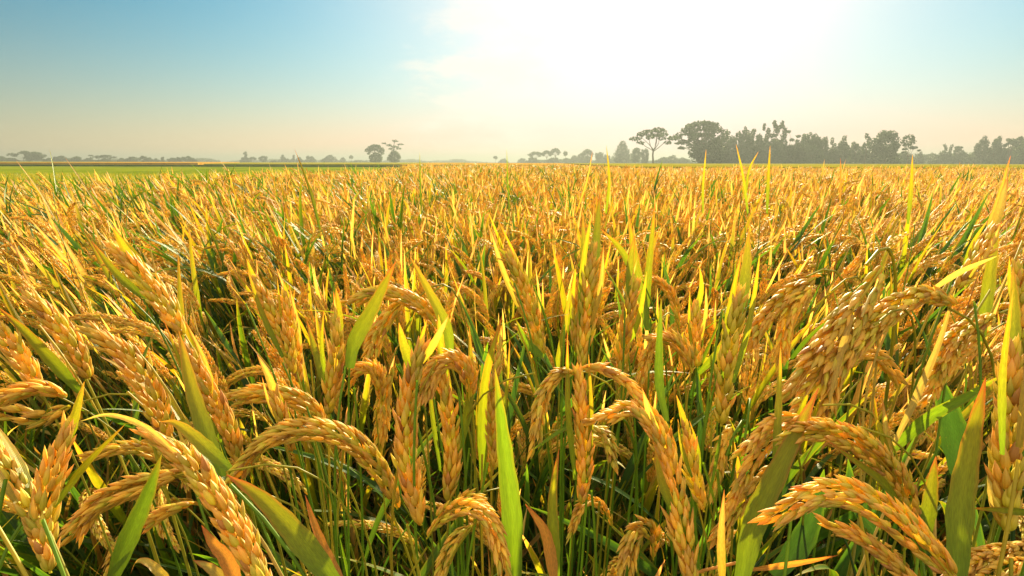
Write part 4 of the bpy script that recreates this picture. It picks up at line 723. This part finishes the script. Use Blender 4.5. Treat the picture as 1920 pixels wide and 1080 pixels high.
# ------------------------------------------------------------------ the rest of the crop as one mass
def merge_clump(plan, T, gl, seg=7, wk=1.0):
    mb = MB()
    for part, idx, M in plan:
        s = MB()
        if part == 'stem': tube(s, STEMC[idx][::3], .0028 * wk, 3, DKGREEN * 1.5, OLIVE * .35 + GREEN * .4)
        elif part == 'leaf': s = leaf_mesh(LEAVES[idx], seg, 3, 1.0 * wk)
        else: s = head_mesh(HEADS[idx[0]][idx[1]], T, gl, dens=.9, green=float(rng.uniform(.1, .5)))
        mb.add_mb(s.arrays(), M)
    return mb
def scatter(name, mats, protos_mb, P, Rt, Sc, idx, label, cat=None):
    """one object: prototype pieces plus loose points that carry them"""
    mb = MB(); pid = []
    for k, p in enumerate(protos_mb): a = p.arrays(); mb.add(*a); pid += [k + 1] * len(a[0])
    V, F, C, U = mb.arrays(); n = len(P); V = np.vstack([V, P]).astype(np.float32); C = np.vstack([C, np.zeros((n, 3))]); U = np.vstack([U, np.zeros((n, 3))]); pid = np.array(pid + [0] * n, np.int32)
    m = bpy.data.meshes.new(name); m.vertices.add(len(V)); m.vertices.foreach_set('co', V.ravel()); m.loops.add(F.size); m.loops.foreach_set('vertex_index', F.ravel()); m.polygons.add(len(F)); m.polygons.foreach_set('loop_start', np.arange(0, F.size, 4, dtype=np.int32)); m.polygons.foreach_set('use_smooth', np.ones(len(F), bool))
    def attr(nm, ty, key, arr): a = m.attributes.new(nm, ty, 'POINT'); a.data.foreach_set(key, np.ascontiguousarray(arr).ravel())
    attr('Col', 'FLOAT_COLOR', 'color', np.c_[C, np.ones(len(C))].astype(np.float32)); attr('luv', 'FLOAT_VECTOR', 'vector', U.astype(np.float32)); attr('pid', 'INT', 'value', pid)
    z = np.zeros((len(V) - n, 3), np.float32); attr('rot', 'FLOAT_VECTOR', 'vector', np.vstack([z, Rt]).astype(np.float32)); attr('scl', 'FLOAT_VECTOR', 'vector', np.vstack([z, Sc]).astype(np.float32)); attr('pick', 'INT', 'value', np.r_[np.zeros(len(V) - n), idx].astype(np.int32))
    m.update(calc_edges=True); m.materials.append(mats)
    g = bpy.data.node_groups.new(name, 'GeometryNodeTree'); g.interface.new_socket('Geometry', in_out='INPUT', socket_type='NodeSocketGeometry'); g.interface.new_socket('Geometry', in_out='OUTPUT', socket_type='NodeSocketGeometry')
    gi = g.nodes.new('NodeGroupInput'); go = g.nodes.new('NodeGroupOutput'); K = g.links.new
    def named(nm, ty): q = g.nodes.new('GeometryNodeInputNamedAttribute'); q.data_type = ty; q.inputs['Name'].default_value = nm; return q.outputs['Attribute']
    pidn = named('pid', 'INT')
    def pickgeo(k):
        c = g.nodes.new('FunctionNodeCompare'); c.data_type = 'INT'; c.operation = 'EQUAL'; ins = [i for i in c.inputs if i.enabled]; K(pidn, ins[0]); ins[1].default_value = k
        s = g.nodes.new('GeometryNodeSeparateGeometry'); s.domain = 'POINT'; K(gi.outputs[0], s.inputs['Geometry']); K(c.outputs[0], s.inputs['Selection']); return s.outputs['Selection']
    j = g.nodes.new('GeometryNodeJoinGeometry')
    for k in range(len(protos_mb)):
        t = g.nodes.new('GeometryNodeGeometryToInstance'); K(pickgeo(k + 1), t.inputs[0]); K(t.outputs[0], j.inputs[0])
    ip = g.nodes.new('GeometryNodeInstanceOnPoints'); K(pickgeo(0), ip.inputs['Points']); K(j.outputs[0], ip.inputs['Instance']); ip.inputs['Pick Instance'].default_value = True
    K(named('pick', 'INT'), ip.inputs['Instance Index']); K(named('rot', 'FLOAT_VECTOR'), ip.inputs['Rotation']); K(named('scl', 'FLOAT_VECTOR'), ip.inputs['Scale']); K(ip.outputs[0], go.inputs[0])
    o = bpy.data.objects.new(name, m); col.objects.link(o); md = o.modifiers.new('scatter', 'NODES'); md.node_group = g; tag(o, label, cat, None, 'stuff'); return o
FARPLANS = [plan_clump(k, 5, 12) for k in ('upright', 'nodding', 'upright', 'arching', 'upright', 'nodding')] + [plan_clump(k, 5, 12, True) for k in ('upright', 'nodding', 'upright', 'upright', 'arching', 'nodding')] + [plan_clump(k, 4, 13, leafy=True) for k in ('upright', 'nodding', 'arching')]
PROT = [merge_clump(p, G_LO, .018, 7, 1.28) for p in FARPLANS]
fp = rest + [p for p in grid_pts(4.6, 9, .195, .6) if in_field(*p)] + [p for p in grid_pts(9, 20, .25, 1, .97) if in_field(*p)] + [p for p in grid_pts(20, 36, .38, 1, .97) if in_field(*p)] + [p for p in grid_pts(36, 62, .5, 1, .3) if in_field(*p)]
Rt, Sc = [], []
for x, y in fp:
    r, s = plant_pose(x, y); Rt.append(r[:]); k = np.interp(y, [2, 4.5, 8, 20, 50], [1, 1.08, 1.2, 1.6, 2.4]); Sc.append((k, k, s * rng.uniform(.93, 1.05) * (1.10 if rng.random() < .08 else 1)))
pick = [int(rng.integers(0, 6) + (6 if rng.random() < (.85 if (x > .12 * y and y > 3.5) else .4) else 0)) if rng.random() > np.interp(y, [3, 6, 12], [.22, .12, .03]) else int(rng.integers(12, 15)) for x, y in fp]
scatter('rice_crop', M_GRAIN, PROT, np.array([(x, y, 0) for x, y in fp]), np.array(Rt), np.array(Sc), np.array(pick), 'golden ripening rice crop stretching to the far edge of the field')
print('far plants', len(fp), 'individuals', len(inds), 'heroes', NHERO)

# lower leaves between the stems
def tuft(n, h, pals, w_=.011, spread=.05, seg=8):
    mb = MB()
    for i in range(n):
        a0 = rng.uniform(.02, .25); P = arc_head(h * rng.uniform(.7, 1.1), a0, a0 + rng.uniform(.1, 1.3), 12); a = rng.uniform(0, 6.28); Mx = np.array([[math.cos(a), -math.sin(a), 0], [math.sin(a), math.cos(a), 0], [0, 0, 1]])
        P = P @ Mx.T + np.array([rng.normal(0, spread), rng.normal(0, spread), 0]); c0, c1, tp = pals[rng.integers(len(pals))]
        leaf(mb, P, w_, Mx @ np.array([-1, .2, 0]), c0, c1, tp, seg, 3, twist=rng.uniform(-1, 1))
    return mb
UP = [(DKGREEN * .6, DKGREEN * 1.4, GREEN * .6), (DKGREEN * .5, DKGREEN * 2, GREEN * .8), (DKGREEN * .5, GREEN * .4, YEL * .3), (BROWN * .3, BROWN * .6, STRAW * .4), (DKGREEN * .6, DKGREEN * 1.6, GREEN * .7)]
up = [p for p in grid_pts(.30, 5.0, .10, .3) if in_field(*p)]
ur = [(Matrix.Rotation(-lean_of(x, y) * .7 + rng.normal(0, .12), 3, 'Y') @ Matrix.Rotation(rng.uniform(0, 6.28), 3, 'Z')).to_euler()[:] for x, y in up]
us = [(1, 1, float(np.interp(math.hypot(x, y), [.3, .6, 1.5], [.70, .84, 1.02]) * rng.uniform(.85, 1.1))) for x, y in up]
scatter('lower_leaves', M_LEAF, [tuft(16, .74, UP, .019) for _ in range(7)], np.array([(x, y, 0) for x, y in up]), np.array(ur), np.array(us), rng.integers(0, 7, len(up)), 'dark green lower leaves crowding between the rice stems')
GP = [(GREEN * .5, GREEN * 1.1, LIME * .5), (GREEN * .7, LIME * .55, YEL * .5), (GREEN * .5, GREEN * .9, LIME * .6)]
gp = [p for p in grid_pts(10, 34, .33, 1, .97) if p[0] < 0 and not in_field(*p) and in_field(p[0] + .01, 2) ]
gr_ = [(0, 0, rng.uniform(0, 6.28)) for _ in gp]; gs = [(1.6, 1.6, .86 * rng.uniform(.9, 1.12)) for _ in gp]
scatter('paddy_grass', M_LEAF, [tuft(26, .74, GP, .018, .11, 6) for _ in range(4)], np.array([(x, y, 0) for x, y in gp]), np.array(gr_), np.array(gs), rng.integers(0, 4, len(gp)), 'bright green young rice behind the golden crop on the left')

# ------------------------------------------------------------------ morning haze
hm = bpy.data.materials.new('haze'); hm.use_nodes = True; nt = hm.node_tree; nt.nodes.clear()
pv = N(nt, 'ShaderNodeVolumePrincipled'); pv.inputs['Color'].default_value = (.29, .335, .345, 1); pv.inputs['Density'].default_value = .0016; pv.inputs['Anisotropy'].default_value = .35
ho = N(nt, 'ShaderNodeOutputMaterial'); nt.links.new(pv.outputs[0], ho.inputs['Volume'])
m = bpy.data.meshes.new('haze'); X0, X1, Y0, Y1, Z0, Z1 = -3300, 3300, -40, 4300, -1, 17
m.from_pydata([(x, y, z) for z in (Z0, Z1) for x, y in ((X0, Y0), (X1, Y0), (X1, Y1), (X0, Y1))], [], [(3, 2, 1, 0), (4, 5, 6, 7), (0, 1, 5, 4), (1, 2, 6, 5), (2, 3, 7, 6), (3, 0, 4, 7)])
m.materials.append(hm); hz = bpy.data.objects.new('haze', m); col.objects.link(hz); tag(hz, 'thin warm morning haze over the fields', None, None, 'stuff')
